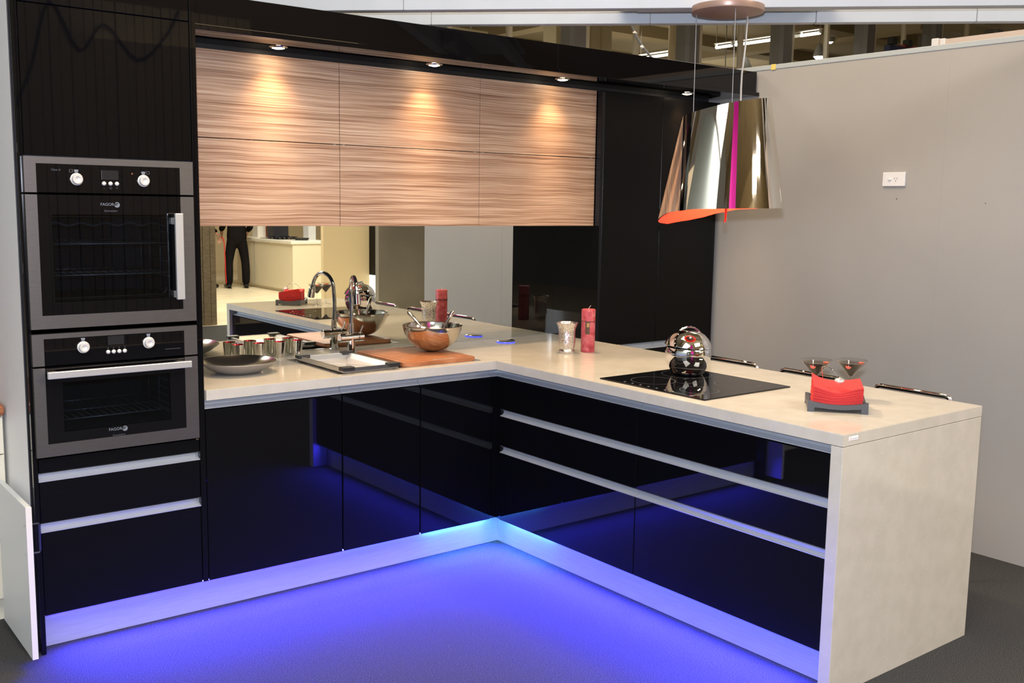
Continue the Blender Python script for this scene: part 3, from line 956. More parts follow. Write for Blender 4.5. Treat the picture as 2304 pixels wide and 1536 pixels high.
# ------------------------------------------------------------------ worktop (L) with sink hole
SX0, SX1, SY0, SY1 = -0.795, -0.055, 0.045, 0.535
def worktop():
    b = B()
    xs = sorted({TX1 + 0.0005, SX0 + 0.018, SX1 - 0.018, 0.0, W})
    ys = sorted({-LP, 0.0, SY0 + 0.016, SY1 - 0.016, D - 0.001})
    vt, vb = {}, {}
    def v(d, x, y, z):
        if (x, y) not in d:
            d[(x, y)] = b.bm.verts.new((x, y, z))
        return d[(x, y)]
    for i in range(len(xs) - 1):
        for j in range(len(ys) - 1):
            xc, yc = (xs[i] + xs[i + 1]) / 2, (ys[j] + ys[j + 1]) / 2
            if xc < 0 and yc < 0:
                continue
            if SX0 + 0.018 < xc < SX1 - 0.018 and SY0 + 0.016 < yc < SY1 - 0.016:
                continue
            q = [(xs[i], ys[j]), (xs[i + 1], ys[j]), (xs[i + 1], ys[j + 1]), (xs[i], ys[j + 1])]
            b.bm.faces.new([v(vt, x, y, 0.9) for x, y in q])
            b.bm.faces.new([v(vb, x, y, 0.8605) for x, y in q][::-1])
    for e_ in list(b.bm.edges):
        if len(e_.link_faces) == 1:
            a_, c_ = e_.verts
            if a_.co.z > 0.89:
                b.bm.faces.new((a_, c_, vb[(next(k for k in vt if vt[k] == c_))], vb[(next(k for k in vt if vt[k] == a_))]))
    return b
b = worktop()
bmesh.ops.recalc_face_normals(b.bm, faces=b.bm.faces[:])
es = [e_ for e_ in b.bm.edges if len(e_.link_faces) == 2 and abs(e_.link_faces[0].normal.dot(e_.link_faces[1].normal)) < 0.5 and all(v_.co.z > 0.89 for v_ in e_.verts)]
bmesh.ops.bevel(b.bm, geom=es, offset=0.0018, segments=2, affect='EDGES')
wt = b.build('stone_worktop', M['stone'], None, origin=(0, 0, 0.86))
tag(wt, 'L-shaped cream stone worktop over the base cabinets and peninsula', 'worktop')
st = B()
st.box(0.030, 0.081, -LP - 0.0012, -LP + 0.001, 0.877, 0.890, 0.0004, 1)
st.xform(Matrix.Translation((0, 0, 0)))
s_ = st.build('maker_label', M['sticker_white'], wt)
B().lathe([(0, 0), (0.0048, 0), (0.0048, 0.0006), (0, 0.0006)], (0, 0, 0), 14).xform(Matrix.Translation((0.038, -LP - 0.0013, 0.8835)) @ RX).build('label_mark', M['sticker_red'], s_)
bb = B()
for k in range(6):
    bb.box(0.046 + k * 0.0052, 0.0495 + k * 0.0052, -LP - 0.0018, -LP - 0.0010, 0.8812, 0.8842)
bb.build('label_print', mat('label_ink', (0.40, 0.42, 0.47), 0.5), s_)
ep = B().box(0.0, W, -LP, -LP + 0.045, 0.0, 0.858, 0.0012, 1).build('stone_end_panel', M['stone'], None, origin=(W / 2, -LP + 0.02, 0))
tag(ep, 'cream stone end panel closing the near end of the peninsula', 'panel')

# ------------------------------------------------------------------ mirror splashback
ms = B().box(TX1 + 0.001, W + 0.0, D, D + 0.006, 0.9005, 1.62).build('mirror_splashback', M['mirror'], None, origin=(-0.25, D, 0.9))
tag(ms, 'long mirror splashback between the worktop and the wood cabinets', 'mirror')

# ------------------------------------------------------------------ wall cabinets (zebrano)
YU, ZU, ZT = 0.3149, 1.5125, 2.2125
def wall_cab(x0, x1, label):
    t = thing('wall_cabinet', label, 'cabinet', ((x0 + x1) / 2, 0.5, ZU), group='zebra-grain wall cabinets')
    b = B().box(x0 + 0.001, x1 - 0.001, YU + 0.022, D + 0.005, 1.625, 2.21)
    b.box(x0 + 0.001, x1 - 0.001, YU + 0.022, D - 0.001, ZU, 1.6245)
    b.build('carcass', M['black_matt'], t)
    for z0, z1 in ((ZU, 1.8635), (1.8668, ZT)):
        B().box(x0 + 0.0014, x1 - 0.0014, YU, YU + 0.02, z0, z1, 0.0008, 1).build('flap_door', M['zebrano'], t)
    for xx in (x0 + 0.022, x1 - 0.022):
        B().box(xx - 0.003, xx + 0.003, YU + 0.004, YU + 0.021, 1.8637, 1.8666).build('hinge_pin', M['aluminium'], t)
    return t
wall_cab(-1.382, -0.6345, 'zebra-grain wall cabinet with two flaps next to the oven tower')
wall_cab(-0.6345, 0.121, 'zebra-grain wall cabinet with two flaps, middle of the three')
wall_cab(0.121, 0.8755, 'zebra-grain wall cabinet with two flaps next to the tall black cabinets')

# ------------------------------------------------------------------ tall black cabinets at right
YC = 0.2759
t = thing('tall_cabinet', 'tall black cabinet whose glossy side meets the mirror', 'cabinet', (1.1, 0.45, 0))
B().box(W + 0.0005, W + 0.0185, YC, D + 0.006, 0, 2.212, 0.001, 1).build('side_panel', M['black_gloss'], t)
B().box(W + 0.0195, 1.329, YC + 0.022, D + 0.005, 0.1, 2.212).build('carcass', M['black_matt'], t)
B().box(W + 0.020, 1.3295, YC + 0.001, YC + 0.02, 0.868, 2.212, 0.001, 1).build('door', M['black_satin'], t)
d_ = B().box(W + 0.020, 1.3295, YC + 0.001, YC + 0.02, 0.10, 0.828, 0.001, 1).build('drawer', M['black_satin'], t)
channel_x(W + 0.022, 1.3295, 0.830, 0.866, YC + 0.001).build('finger_pull', M['aluminium'], d_)
t = thing('tall_cabinet', 'tall black cabinet at the right end beside the beige wall', 'cabinet', (1.55, 0.45, 0))
B().box(1.779, 1.797, YC, D + 0.006, 0, 2.212, 0.001, 1).build('side_panel', M['black_satin'], t)
B().box(1.331, 1.778, YC + 0.022, D + 0.005, 0.1, 2.212).build('carcass', M['black_matt'], t)
B().box(1.3325, 1.778, YC + 0.001, YC + 0.02, 0.868, 2.212, 0.001, 1).build('door', M['black_satin'], t)
d_ = B().box(1.3325, 1.778, YC + 0.001, YC + 0.02, 0.10, 0.828, 0.001, 1).build('drawer', M['black_satin'], t)
channel_x(1.3325, 1.776, 0.830, 0.866, YC + 0.001).build('finger_pull', M['aluminium'], d_)

# ------------------------------------------------------------------ bulkhead with downlights
ZS = 2.236
t = thing('bulkhead', 'long glossy black bulkhead over the wall and tall cabinets', 'bulkhead', (0.22, 0.3, ZS))
B().box(TX1 + 0.001, 1.836, 0.030, D + 0.005, ZS, ZS + 0.02, 0.001, 1).build('soffit_board', M['black_gloss'], t)
B().box(TX1 + 0.001, 1.822, 0.042, 0.060, ZS + 0.0203, 2.368, 0.001, 1).build('fascia', M['black_gloss'], t)
B().box(1.804, 1.822, 0.0603, D + 0.005, ZS + 0.0203, 2.368, 0.001, 1).build('end_board', M['black_gloss'], t)
B().box(TX1 + 0.02, 1.775, YU + 0.03, YU + 0.05, 2.2135, ZS - 0.0003).build('shadow_gap_filler', M['black_matt'], t)
dl = []
for k, (dx, dy, lb) in enumerate(((-0.955, 0.235, 'first recessed downlight in the bulkhead from the oven tower'), (-0.205, 0.222, 'second recessed downlight from the oven tower'), (0.555, 0.220, 'third recessed downlight, over the last wood cabinet'), (1.452, 0.216, 'recessed downlight over the tall black cabinets'))):
    t = thing('downlight', lb, 'light', (dx, dy, ZS), group='downlights in the bulkhead')
    b = B().lathe([(0.026, -0.0035), (0.028, -0.0045), (0.037, -0.003), (0.039, -0.0002), (0.026, -0.0002)], (dx, dy, ZS), 28, close=True)
    b.build('trim_ring', M['chrome'], t)
    b = B().lathe([(0, -0.008), (0.014, -0.0068), (0.022, -0.0035), (0.0255, -0.0006), (0, -0.0003)], (dx, dy, ZS), 24)
    b.build('lamp', M['lamp_emit'], t)
    ld = bpy.data.lights.new('downlight_beam', 'SPOT')
    ld.energy = 12
    ld.color = (1.0, 0.64, 0.33)
    ld.spot_size = math.radians(94)
    ld.spot_blend = 1.0
    ld.shadow_soft_size = 0.035
    lo = bpy.data.objects.new('downlight_beam', ld)
    COL.objects.link(lo)
    lo.parent = t
    lo.location = (0, 0, -0.016)
    lo.rotation_euler = (math.radians(6), 0, 0)
    ld = bpy.data.lights.new('downlight_core', 'SPOT')
    ld.energy = 42
    ld.color = (1.0, 0.70, 0.42)
    ld.spot_size = math.radians(58)
    ld.spot_blend = 1.0
    ld.shadow_soft_size = 0.025
    lo = bpy.data.objects.new('downlight_core', ld)
    COL.objects.link(lo)
    lo.parent = t
    lo.location = (0, 0, -0.018)
    lo.rotation_euler = (math.radians(-9), 0, 0)

# ------------------------------------------------------------------ hood
HX, HY = 0.375, -0.975
t = thing('pendant_range_hood', 'mirror-finish lampshade range hood with red inside over the hob', 'range hood', (HX, HY, 1.6))
rdir = Vector((0.7885, -0.6149))      # toward image right
fdir = Vector((-0.6167, -0.7872))     # toward the viewer
RIM = ((0, 1.620), (30, 1.619), (60, 1.613), (82, 1.594), (95, 1.577), (110, 1.564), (139, 1.548), (160, 1.554), (180, 1.566), (207, 1.597), (235, 1.611), (270, 1.616), (315, 1.619), (360, 1.620))
def hz_bot(a):
    c = Vector((math.cos(a), math.sin(a)))
    ph = math.degrees(math.atan2(-c.dot(fdir), c.dot(rdir))) % 360
    for (a0, z0), (a1, z1) in zip(RIM[:-1], RIM[1:]):
        if a0 <= ph <= a1:
            f = (ph - a0) / (a1 - a0)
            return z0 + (z1 - z0) * f
def hz_top(a):
    c = Vector((math.cos(a), math.sin(a)))
    return 2.006 + 0.034 * c.dot(rdir) + 0.012 * c.dot(fdir)
def hood_surface(b, off, n=96, m=14, top=1.0):
    rows = []
    for j in range(m + 1):
        f = top * j / m
        row = []
        for k in range(n):
            a = 2 * PI * k / n
            r = 0.2475 + (0.174 - 0.2475) * f + off
            z = hz_bot(a) + (hz_top(a) - hz_bot(a)) * f
            cx = HX + rdir.x * 0.010 * f
            cy = HY + rdir.y * 0.010 * f
            row.append(b.bm.verts.new((cx + r * math.cos(a), cy + r * math.sin(a), z)))
        rows.append(row)
    for j in range(m):
        for k in range(n):
            f_ = b.bm.faces.new((rows[j][k], rows[j][(k + 1) % n], rows[j + 1][(k + 1) % n], rows[j + 1][k]))
            f_.smooth = True
    return rows
b = B()
outer = hood_surface(b, 0.0)
inner = hood_surface(b, -0.003)
n = 96
for rw_a, rw_b in ((outer[0], inner[0]), (outer[-1], inner[-1])):
    for k in range(n):
        b.bm.faces.new((rw_a[k], rw_a[(k + 1) % n], rw_b[(k + 1) % n], rw_b[k]))
b.build('shade', M['hood_chrome'], t)
b = B()
inner = hood_surface(b, -0.0036, top=0.86)
inner2 = hood_surface(b, -0.0060, top=0.86)
for rw_a, rw_b in ((inner[0], inner2[0]), (inner[-1], inner2[-1])):
    for k in range(n):
        b.bm.faces.new((rw_a[k], rw_a[(k + 1) % n], rw_b[(k + 1) % n], rw_b[k]))
b.build('lining', M['red'], t)
B().lathe([(0, 1.80), (0.186, 1.80), (0.186, 1.81), (0, 1.815)], (HX, HY, 0), 48).build('filter_plate', M['steel'], t)
B().lathe([(0, 1.796), (0.03, 1.796), (0.03, 1.7995), (0, 1.7995)], (HX + 0.08, HY + 0.06, 0), 20).build('lamp', M['lamp_emit'], t)
B().lathe([(0, 1.556), (0.006, 1.556), (0.0065, 1.562), (0.0045, 1.568), (0.0045, 1.80)], (HX + 0.015, HY - 0.02, 0), 14).build('pull_rod', M['chrome'], t)
b = B().lathe([(0, 2.372), (0.122, 2.372), (0.138, 2.376), (0.140, 2.380), (0.140, 2.3985), (0, 2.3985)], (HX, HY, 0), 56)
b.build('ceiling_plate', mat('plate_bronze', (0.40, 0.27, 0.21), 0.35, 0.35), t)
for wx, wy, r_, mm in ((0.31, -0.871, 0.0014, M['zinc']), (0.315, -1.064, 0.0014, M['zinc'])):
    B().tube([(wx, wy, 2.372), (wx + 0.01, wy + 0.006, 2.0), (wx + 0.012, wy + 0.008, 1.81)], r_, 6).build('suspension_wire', mm, t)
cb = [(0.479 - 0.004 * k + 0.003 * math.sin(k * 1.3), -0.988 + 0.002 * math.sin(k * 1.7), 2.374 - 0.056 * k) for k in range(11)]
B().tube(cb, 0.0038, 8).build('power_cord', M['cable_clear'], t)
ld = bpy.data.lights.new('hood_lamp_beam', 'SPOT')
ld.energy = 46
ld.color = (1.0, 0.78, 0.52)
ld.spot_size = math.radians(150)
ld.spot_blend = 0.9
ld.shadow_soft_size = 0.03
lo = bpy.data.objects.new('hood_lamp_beam', ld)
COL.objects.link(lo)
lo.parent = t
lo.location = (0.08, 0.06, 1.775 - 1.6)

# ------------------------------------------------------------------ hob
t = thing('induction_hob', 'black glass hob set in the peninsula worktop', 'hob', (0.325, -0.918, 0.9))
B().box(0.066, 0.584, -1.206, -0.630, 0.9003, 0.9055, 0.0012, 1).build('glass_plate', M['glass_black'], t)
for cx, cy, r_ in ((0.21, -0.80, 0.09), (0.45, -0.765, 0.105), (0.20, -1.06, 0.075), (0.44, -1.05, 0.09)):
    B().lathe([(r_, 0.9056), (r_ + 0.0012, 0.9057), (r_ + 0.0024, 0.9056)], (cx, cy, 0), 56).build('zone_ring', M['print_dim'], t)
b = B()
for k in range(7):
    b.box(0.085, 0.093, -0.76 - k * 0.045, -0.752 - k * 0.045, 0.9055, 0.9058)
b.build('touch_controls', M['print_grey'], t)

# ------------------------------------------------------------------ pot on the hob
t = thing('chrome_pot', 'round mirror-polished pot with lid standing on the hob', 'pot', (0.452, -0.768, 0.906))
PX, PY, PZ = 0.452, -0.768, 0.906
prof = [(0, 0.0), (0.056, 0.0), (0.064, 0.003), (0.072, 0.014), (0.083, 0.034), (0.093, 0.058), (0.0985, 0.083), (0.0985, 0.100), (0.095, 0.118), (0.093, 0.1195), (0.090, 0.117), (0.088, 0.10), (0.085, 0.06), (0.05, 0.01), (0, 0.008)]
B().lathe(prof, (PX, PY, PZ), 56).build('body', M['chrome'], t)
lid = B().lathe([(0.098, -0.002), (0.101, 0.0), (0.100, 0.003), (0.094, 0.018), (0.083, 0.036), (0.066, 0.052), (0.045, 0.063), (0.022, 0.068), (0, 0.069), (0, 0.066), (0.04, 0.060), (0.08, 0.033), (0.096, 0.001)], (0, 0, 0), 56)
tilt = Matrix.Translation((PX - 0.002, PY, PZ + 0.1235)) @ Matrix.Rotation(math.radians(4.0), 4, Vector((0.6167, 0.7872, 0)))
lid.xform(tilt)
ld_ = lid.build('lid', M['chrome'], t)
hb = B()
for s in (-1, 1):
    pass
pa = [(-0.046 + 0.092 * k / 12, 0, 0.056 + 0.025 * math.sin(PI * k / 12) ** 0.7) for k in range(13)]
hb.tube([(x, -0.006, z) for x, y, z in pa], 0.004, 8)
hb.tube([(x, 0.006, z) for x, y, z in pa], 0.004, 8)
hb.box(-0.018, 0.018, -0.011, 0.011, 0.077, 0.0845, 0.002, 2)
hb.xform(tilt @ Matrix.Rotation(math.radians(-38), 4, 'Z'))
hb.build('handle', M['chrome'], ld_)

# ------------------------------------------------------------------ sink, tray, board, bowl, tap
t = thing('kitchen_sink', 'steel inset sink in the back worktop, partly covered', 'sink', (-0.425, 0.29, 0.9))
b = B()
def rim(b, x0, x1, y0, y1, i, z0, z1):
    b.box(x0, x1, y0, y0 + i, z0, z1).box(x0, x1, y1 - i, y1, z0, z1).box(x0, x0 + i, y0 + i, y1 - i, z0, z1).box(x1 - i, x1, y0 + i, y1 - i, z0, z1)
    return b
rim(b, SX0, SX1, SY0, SY1, 0.022, 0.9003, 0.9025)
b.build('rim', M['sink_steel'], t)
b = B()
ix0, ix1, iy0, iy1 = SX0 + 0.0225, SX1 - 0.0225, SY0 + 0.0225, SY1 - 0.0225
b.box(ix0, ix1, iy0, iy1, 0.718, 0.722).box(ix0, ix0 + 0.0015, iy0, iy1, 0.722, 0.9015).box(ix1 - 0.0015, ix1, iy0, iy1, 0.722, 0.9015).box(ix0 + 0.0015, ix1 - 0.0015, iy0, iy0 + 0.0015, 0.722, 0.9015).box(ix0 + 0.0015, ix1 - 0.0015, iy1 - 0.0015, iy1, 0.722, 0.9015)
b.build('basin', M['sink_steel'], t)
B().lathe([(0, 0.7225), (0.045, 0.7225), (0.047, 0.726), (0.04, 0.724), (0, 0.7235)], (-0.35, 0.3, 0), 24).build('drain', M['chrome'], t)

QX0, QX1, QY0, QY1 = -0.775, -0.508, 0.035, 0.465
t = thing('draining_tray', 'steel draining tray with black corner grips laid over the sink', 'tray', ((QX0 + QX1) / 2, (QY0 + QY1) / 2, 0.9026))
b = B()
zt_, zb_ = 0.9255, 0.9035
i = 0.012
rim(b, QX0, QX1, QY0, QY1, i, zt_ - 0.0015, zt_)
b.box(QX0, QX0 + 0.0015, QY0, QY1, zb_ + 0.003, zt_ - 0.0015).box(QX1 - 0.0015, QX1, QY0, QY1, zb_ + 0.003, zt_ - 0.0015).box(QX0 + 0.0015, QX1 - 0.0015, QY0, QY0 + 0.0015, zb_ + 0.003, zt_ - 0.0015).box(QX0 + 0.0015, QX1 - 0.0015, QY1 - 0.0015, QY1, zb_ + 0.003, zt_ - 0.0015)
b.build('rim', M['sink_steel'], t)
b = B()
cx_, cy_ = (QX0 + QX1) / 2, (QY0 + QY1) / 2
qq = [(QX0 + i, QY0 + i), (QX1 - i, QY0 + i), (QX1 - i, QY1 - i), (QX0 + i, QY1 - i)]
rr = [(QX0 + 0.04, QY0 + 0.04), (QX1 - 0.04, QY0 + 0.04), (QX1 - 0.04, QY1 - 0.04), (QX0 + 0.04, QY1 - 0.04)]
va = [b.bm.verts.new((x, y, zt_ - 0.0016)) for x, y in qq]
vb_ = [b.bm.verts.new((x, y, zb_ + 0.004)) for x, y in rr]
vc = b.bm.verts.new((cx_, cy_, zb_ + 0.0005))
for k in range(4):
    b.bm.faces.new((va[k], va[(k + 1) % 4], vb_[(k + 1) % 4], vb_[k]))
    b.bm.faces.new((vb_[k], vb_[(k + 1) % 4], vc))
b.build('sloped_base', mat('tray_steel', (0.85, 0.85, 0.85), 0.28, 0.6), t)
b = B()
for k in range(4):
    b.tube([(rr[k][0], rr[k][1], zb_ + 0.0045), (cx_, cy_, zb_ + 0.0012)], 0.0017, 5)
b.build('crease_lines', M['zinc'], t)
for sx_ in (QX0, QX1):
    for sy_ in (QY0, QY1):
        dx = 0.05 if sx_ == QX0 else -0.05
        dy = 0.03 if sy_ == QY0 else -0.03
        ox = -0.008 if dx > 0 else 0.008
        oy = -0.008 if dy > 0 else 0.008
        g_ = B().box(min(sx_ + ox, sx_ + dx), max(sx_ + ox, sx_ + dx), min(sy_ + oy, sy_ + dy), max(sy_ + oy, sy_ + dy), zt_ - 0.010, zt_ + 0.006, 0.002, 1)
        g_.build('corner_grip', M['rubber'], t)
for sx_ in (QX0 + 0.012, QX1 - 0.012):
    for sy_ in (QY0 + 0.014, QY1 - 0.014):
        B().box(sx_ - 0.006, sx_ + 0.006, sy_ - 0.006, sy_ + 0.006, 0.9001 if sy_ < 0.05 and sy_ + 0.006 < SY0 else 0.9027, zt_ - 0.010).build('foot', M['rubber'], t)

KX0, KX1, KY0, KY1, KZ0, KZ1 = -0.463, -0.078, 0.048, 0.498, 0.9028, 0.9205
t = thing('chopping_board', 'reddish wooden chopping board under the steel bowl', 'chopping board', ((KX0 + KX1) / 2, (KY0 + KY1) / 2, KZ0))
b = B()
R_ = 0.022
poly = []
for cx, cy, a0 in ((KX1 - R_, KY1 - R_, 0), (KX0 + R_, KY1 - R_, 90), (KX0 + R_, KY0 + R_, 180), (KX1 - R_, KY0 + R_, 270)):
    for k in range(7):
        a = math.radians(a0 + 15 * k)
        poly.append((cx + R_ * math.cos(a), cy + R_ * math.sin(a)))
b.prism(poly, KZ0, KZ1)
bmesh.ops.bevel(b.bm, geom=[e_ for e_ in b.bm.edges if abs(e_.verts[0].co.z - e_.verts[1].co.z) < 1e-5], offset=0.003, segments=2, affect='EDGES')
bo = b.build('slab', M['board'], t)
b = B()
gp = [(KX0 + 0.025, KY0 + 0.025), (KX1 - 0.025, KY0 + 0.025), (KX1 - 0.025, KY1 - 0.025), (KX0 + 0.025, KY1 - 0.025)]
pts = []
for k in range(4):
    a_, c_ = Vector((*gp[k], KZ1)), Vector((*gp[(k + 1) % 4], KZ1))
    for f in range(8):
        pts.append(a_.lerp(c_, 0.03 + 0.94 * f / 7))
b.tube(pts, 0.0022, 6, closed=True)
b.xform(Matrix.Translation((0, 0, -0.0012)))
b.build('juice_groove', M['board_dark'], t)
b = B()
b.box(-0.305, -0.185, 0.066, 0.086, KZ1 - 0.002, KZ1 + 0.0006, 0.0008, 1)
b.build('grip_slot', mat('slot_grey', (0.30, 0.24, 0.20), 0.4), t)

BX, BY, BZ = -0.152, 0.306, KZ1 + 0.0008
t = thing('mixing_bowl', 'brushed steel mixing bowl on the chopping board', 'bowl', (BX, BY, BZ))
prof = []
R_ = 0.141
for k in range(13):
    a = math.radians(90 * k / 12)
    prof.append((max(R_ * math.sin(a) ** 0.86, 0.0), 0.122 * (1 - math.cos(a) ** 1.25)))
prof[0] = (0, 0)
prof.insert(1, (0.03, 0.0))
prof += [(R_ + 0.003, 0.124), (R_ + 0.0015, 0.1255), (R_ - 0.002, 0.124)]
for k in range(12, 0, -1):
    a = math.radians(90 * k / 12)
    prof.append((max(R_ * math.sin(a) ** 0.86 - 0.002, 0.0), 0.0015 + 0.122 * (1 - math.cos(a) ** 1.25)))
prof.append((0, 0.0015))
B().lathe(prof, (BX, BY, BZ), 64).build('shell', M['steel_bowl'], t)
def spoon(label, ang, lean, mm):
    v = RGT.to_2d() if False else Vector((0.79, -0.615))
    f2 = Vector((0.615, 0.79))
    dirv = v * math.cos(ang) + f2 * math.sin(ang)
    p0 = Vector((BX, BY, BZ + 0.02)) + Vector((dirv.x, dirv.y, 0)) * 0.035
    p1 = Vector((BX, BY, BZ + 0.12)) + Vector((dirv.x, dirv.y, 0)) * 0.058
    p2 = Vector((BX, BY, BZ + lean[1])) + Vector((dirv.x, dirv.y, 0)) * lean[0]
    t = thing('serving_spoon', label, 'spoon', p0, group='spoons in the steel bowl')
    b = B().tube([p0, p0.lerp(p1, 0.5), p1, p1.lerp(p2, 0.5), p1.lerp(p2, 0.9), p2], [0.004, 0.0040, 0.0055, 0.0085, 0.0095, 0.005], 10)
    b.build('handle', mm, t)
    b = B().lathe([(0, -0.004), (0.016, 0.0), (0.022, 0.006), (0.021, 0.0065), (0.015, 0.002), (0, -0.002)], p0 + Vector((0, 0, 0.0)), 20)
    b.build('spoon_bowl', mm, t)
spoon('steel spoon leaning to the left rim of the bowl', math.radians(172), (0.120, 0.186), M['steel_bowl'])
spoon('steel spoon leaning to the right rim of the bowl', math.radians(8), (0.100, 0.192), M['steel_bowl'])

FX, FY = -0.448, 0.560
t = thing('kitchen_tap', 'chrome mixer tap with a flexible gooseneck spray behind the sink', 'tap', (FX, FY, 0.9))
B().lathe([(0, 0.9001), (0.026, 0.9001), (0.026, 0.905), (0.0205, 0.907), (0.0205, 0.985), (0, 0.985)], (FX, FY, 0), 28).build('column', M['chrome'], t)
b = B().tube([(FX - 0.062, FY, 0.9775), (FX - 0.0605, FY, 0.9775), (FX + 0.034, FY, 0.9775), (FX + 0.0345, FY, 0.9775)], [0.020, 0.0215, 0.0215, 0.021], 28)
body = b.build('mixer_body', M['chrome'], t)
b = B().tube([(FX + 0.037, FY, 0.9775), (FX + 0.0375, FY, 0.9775), (FX + 0.062, FY, 0.9775), (FX + 0.0625, FY, 0.9775)], [0.0205, 0.0215, 0.0215, 0.0205], 28)
cart = b.build('lever_cap', M['chrome'], t)
B().tube([(FX + 0.050, FY, 0.998), (FX + 0.056, FY - 0.002, 1.014), (FX + 0.064, FY - 0.004, 1.032)], [0.0035, 0.0038, 0.004], 10).build('lever', M['chrome'], cart)
B().tube([(FX, FY, 0.998), (FX, FY, 1.045)], 0.0135, 20).build('spout_socket', M['chrome'], t)
ex, ey = -0.044, -0.135
path = []
for k in range(8):
    path.append((FX + 0.004 * math.sin(k * 0.45), FY, 1.04 + 0.150 * k / 7))
for k in range(1, 17):
    a = PI * k / 16 * 0.94
    f = (1 - math.cos(a)) / 2
    path.append((FX + ex * f, FY + ey * f, 1.19 + 0.082 * math.sin(a)))
hose = B()
hose.tube(path, 0.0092, 14)
hs = hose.build('gooseneck', M['chrome'], t)
end = Vector(path[-1])
dirn = (Vector(path[-1]) - Vector(path[-2])).normalized()
b = B().tube([end - dirn * 0.006, end, end + dirn * 0.012, end + dirn * 0.014, end + dirn * 0.058, end + dirn * 0.060], [0.011, 0.0125, 0.0125, 0.0165, 0.0175, 0.015], 22)
b.build('spray_head', M['chrome'], t)

# pop-up power outlet in the worktop
t = thing('worktop_power_socket', 'flat round chrome pop-up socket ringed in blue light', 'socket', (0.44, 0.50, 0.9))
B().lathe([(0.040, 0.9003), (0.0485, 0.9003), (0.0485, 0.9045), (0.040, 0.9045)], (0.44, 0.50, 0), 40, close=True).build('light_ring', M['ring_blue'], t)
B().lathe([(0, 0.9047), (0.0495, 0.9047), (0.050, 0.907), (0.046, 0.9105), (0, 0.9118)], (0.44, 0.50, 0), 40).build('cap', M['chrome'], t)

# ------------------------------------------------------------------ dish and tumblers
t = thing('serving_dish', 'shallow silver dish at the oven-tower end of the worktop', 'dish', (-1.11, 0.335, 0.9))
pa_ = [(0, 0.9003), (0.070, 0.9003), (0.088, 0.904), (0.122, 0.920), (0.150, 0.941), (0.1575, 0.949), (0.1565, 0.951), (0.1545, 0.9505)]
pb_ = [(0.1543, 0.9512), (0.148, 0.9445), (0.120, 0.9245), (0.085, 0.909), (0.05, 0.905), (0, 0.904)]
for pr, nm_, mm in ((pa_, 'outer_shell', mat('dish_grey', (0.27, 0.255, 0.245), 0.4, 0.3)), (pb_, 'polished_inside', M['plate_silver'])):
    b = B().lathe(pr, (0, 0, 0), 64, power=2.25)
    b.xform(Matrix.Translation((-1.112, 0.335, 0)) @ Matrix.Rotation(math.radians(6), 4, 'Z'))
    b.build(nm_, mm, t)
cups = [(-1.000, 0.597, 'silver tumbler with red inside, nearest the oven tower'), (-0.901, 0.597, 'silver tumbler with red inside, second from the oven tower'), (-0.801, 0.592, 'silver tumbler with red inside, third from the oven tower'), (-0.712, 0.599, 'silver tumbler with red inside, right beside the draining tray')]
cup0 = None
for cx, cy, lb in cups:
    if cup0 is None:
        t = thing('tumbler', lb, 'glass', (cx, cy, 0.9003), group='silver tumblers by the mirror')
        B().lathe([(0, 0.0), (0.021, 0.0), (0.0225, 0.002), (0.0228, 0.006), (0.0285, 0.076), (0.0292, 0.0785), (0.0282, 0.079), (0.0278, 0.077)], (cx, cy, 0.9003), 32).build('shell', mat('tumbler_silver', (0.72, 0.70, 0.62), 0.12, 1.0), t)
        B().lathe([(0.0284, 0.0785), (0.0275, 0.0765), (0.0218, 0.008), (0.0, 0.007)], (cx, cy, 0.9003), 32).build('red_lining', mat('tumbler_red', (0.75, 0.02, 0.03), 0.12, 0.8), t)
        cup0 = t
    else:
        copy_thing(cup0, (cx, cy, 0.9003), lb)

# ------------------------------------------------------------------ vase and candle
VX, VY = 0.456, 0.030
t = thing('hurricane_vase', 'mottled silver mercury-glass vase beside the candle', 'vase', (VX, VY, 0.9))
prof = [(0, 0.0003), (0.034, 0.0003), (0.037, 0.004), (0.0385, 0.010), (0.0345, 0.017), (0.0335, 0.020), (0.0385, 0.030), (0.0415, 0.050), (0.0415, 0.085), (0.041, 0.105), (0.0435, 0.122), (0.0485, 0.136), (0.0535, 0.147), (0.0545, 0.150), (0.0530, 0.1498), (0.047, 0.136), (0.042, 0.122), (0.0395, 0.105), (0.040, 0.05), (0.036, 0.028), (0, 0.022)]
B().lathe(prof, (VX, VY, 0.9), 48).build('shell', M['mercury_glass'], t)
CX, CY = 0.566, -0.002
t = thing('pillar_candle', 'tall mottled red pillar candle tied with dark twine', 'candle', (CX, CY, 0.9))
prof = [(0, 0.0003), (0.0325, 0.0003), (0.0345, 0.003), (0.0345, 0.208), (0.0325, 0.2125), (0.029, 0.2135), (0.015, 0.212), (0, 0.211)]
B().lathe(prof, (CX, CY, 0.9), 40).build('wax', M['candle'], t)
B().tube([(CX, CY, 1.11), (CX + 0.002, CY - 0.001, 1.120), (CX + 0.009, CY - 0.006, 1.131)], 0.0013, 6).build('wick', M['wick'], t)
for zz in (1.0525, 1.0565):
    B().tube([(CX + 0.0352 * math.cos(2 * PI * k / 28), CY + 0.0352 * math.sin(2 * PI * k / 28), zz + 0.0012 * math.sin(2 * PI * k / 28)) for k in range(28)], 0.0009, 5, closed=True).build('twine', M['twine'], t)
va_ = Vector((-0.79, -0.615, 0)).normalized()
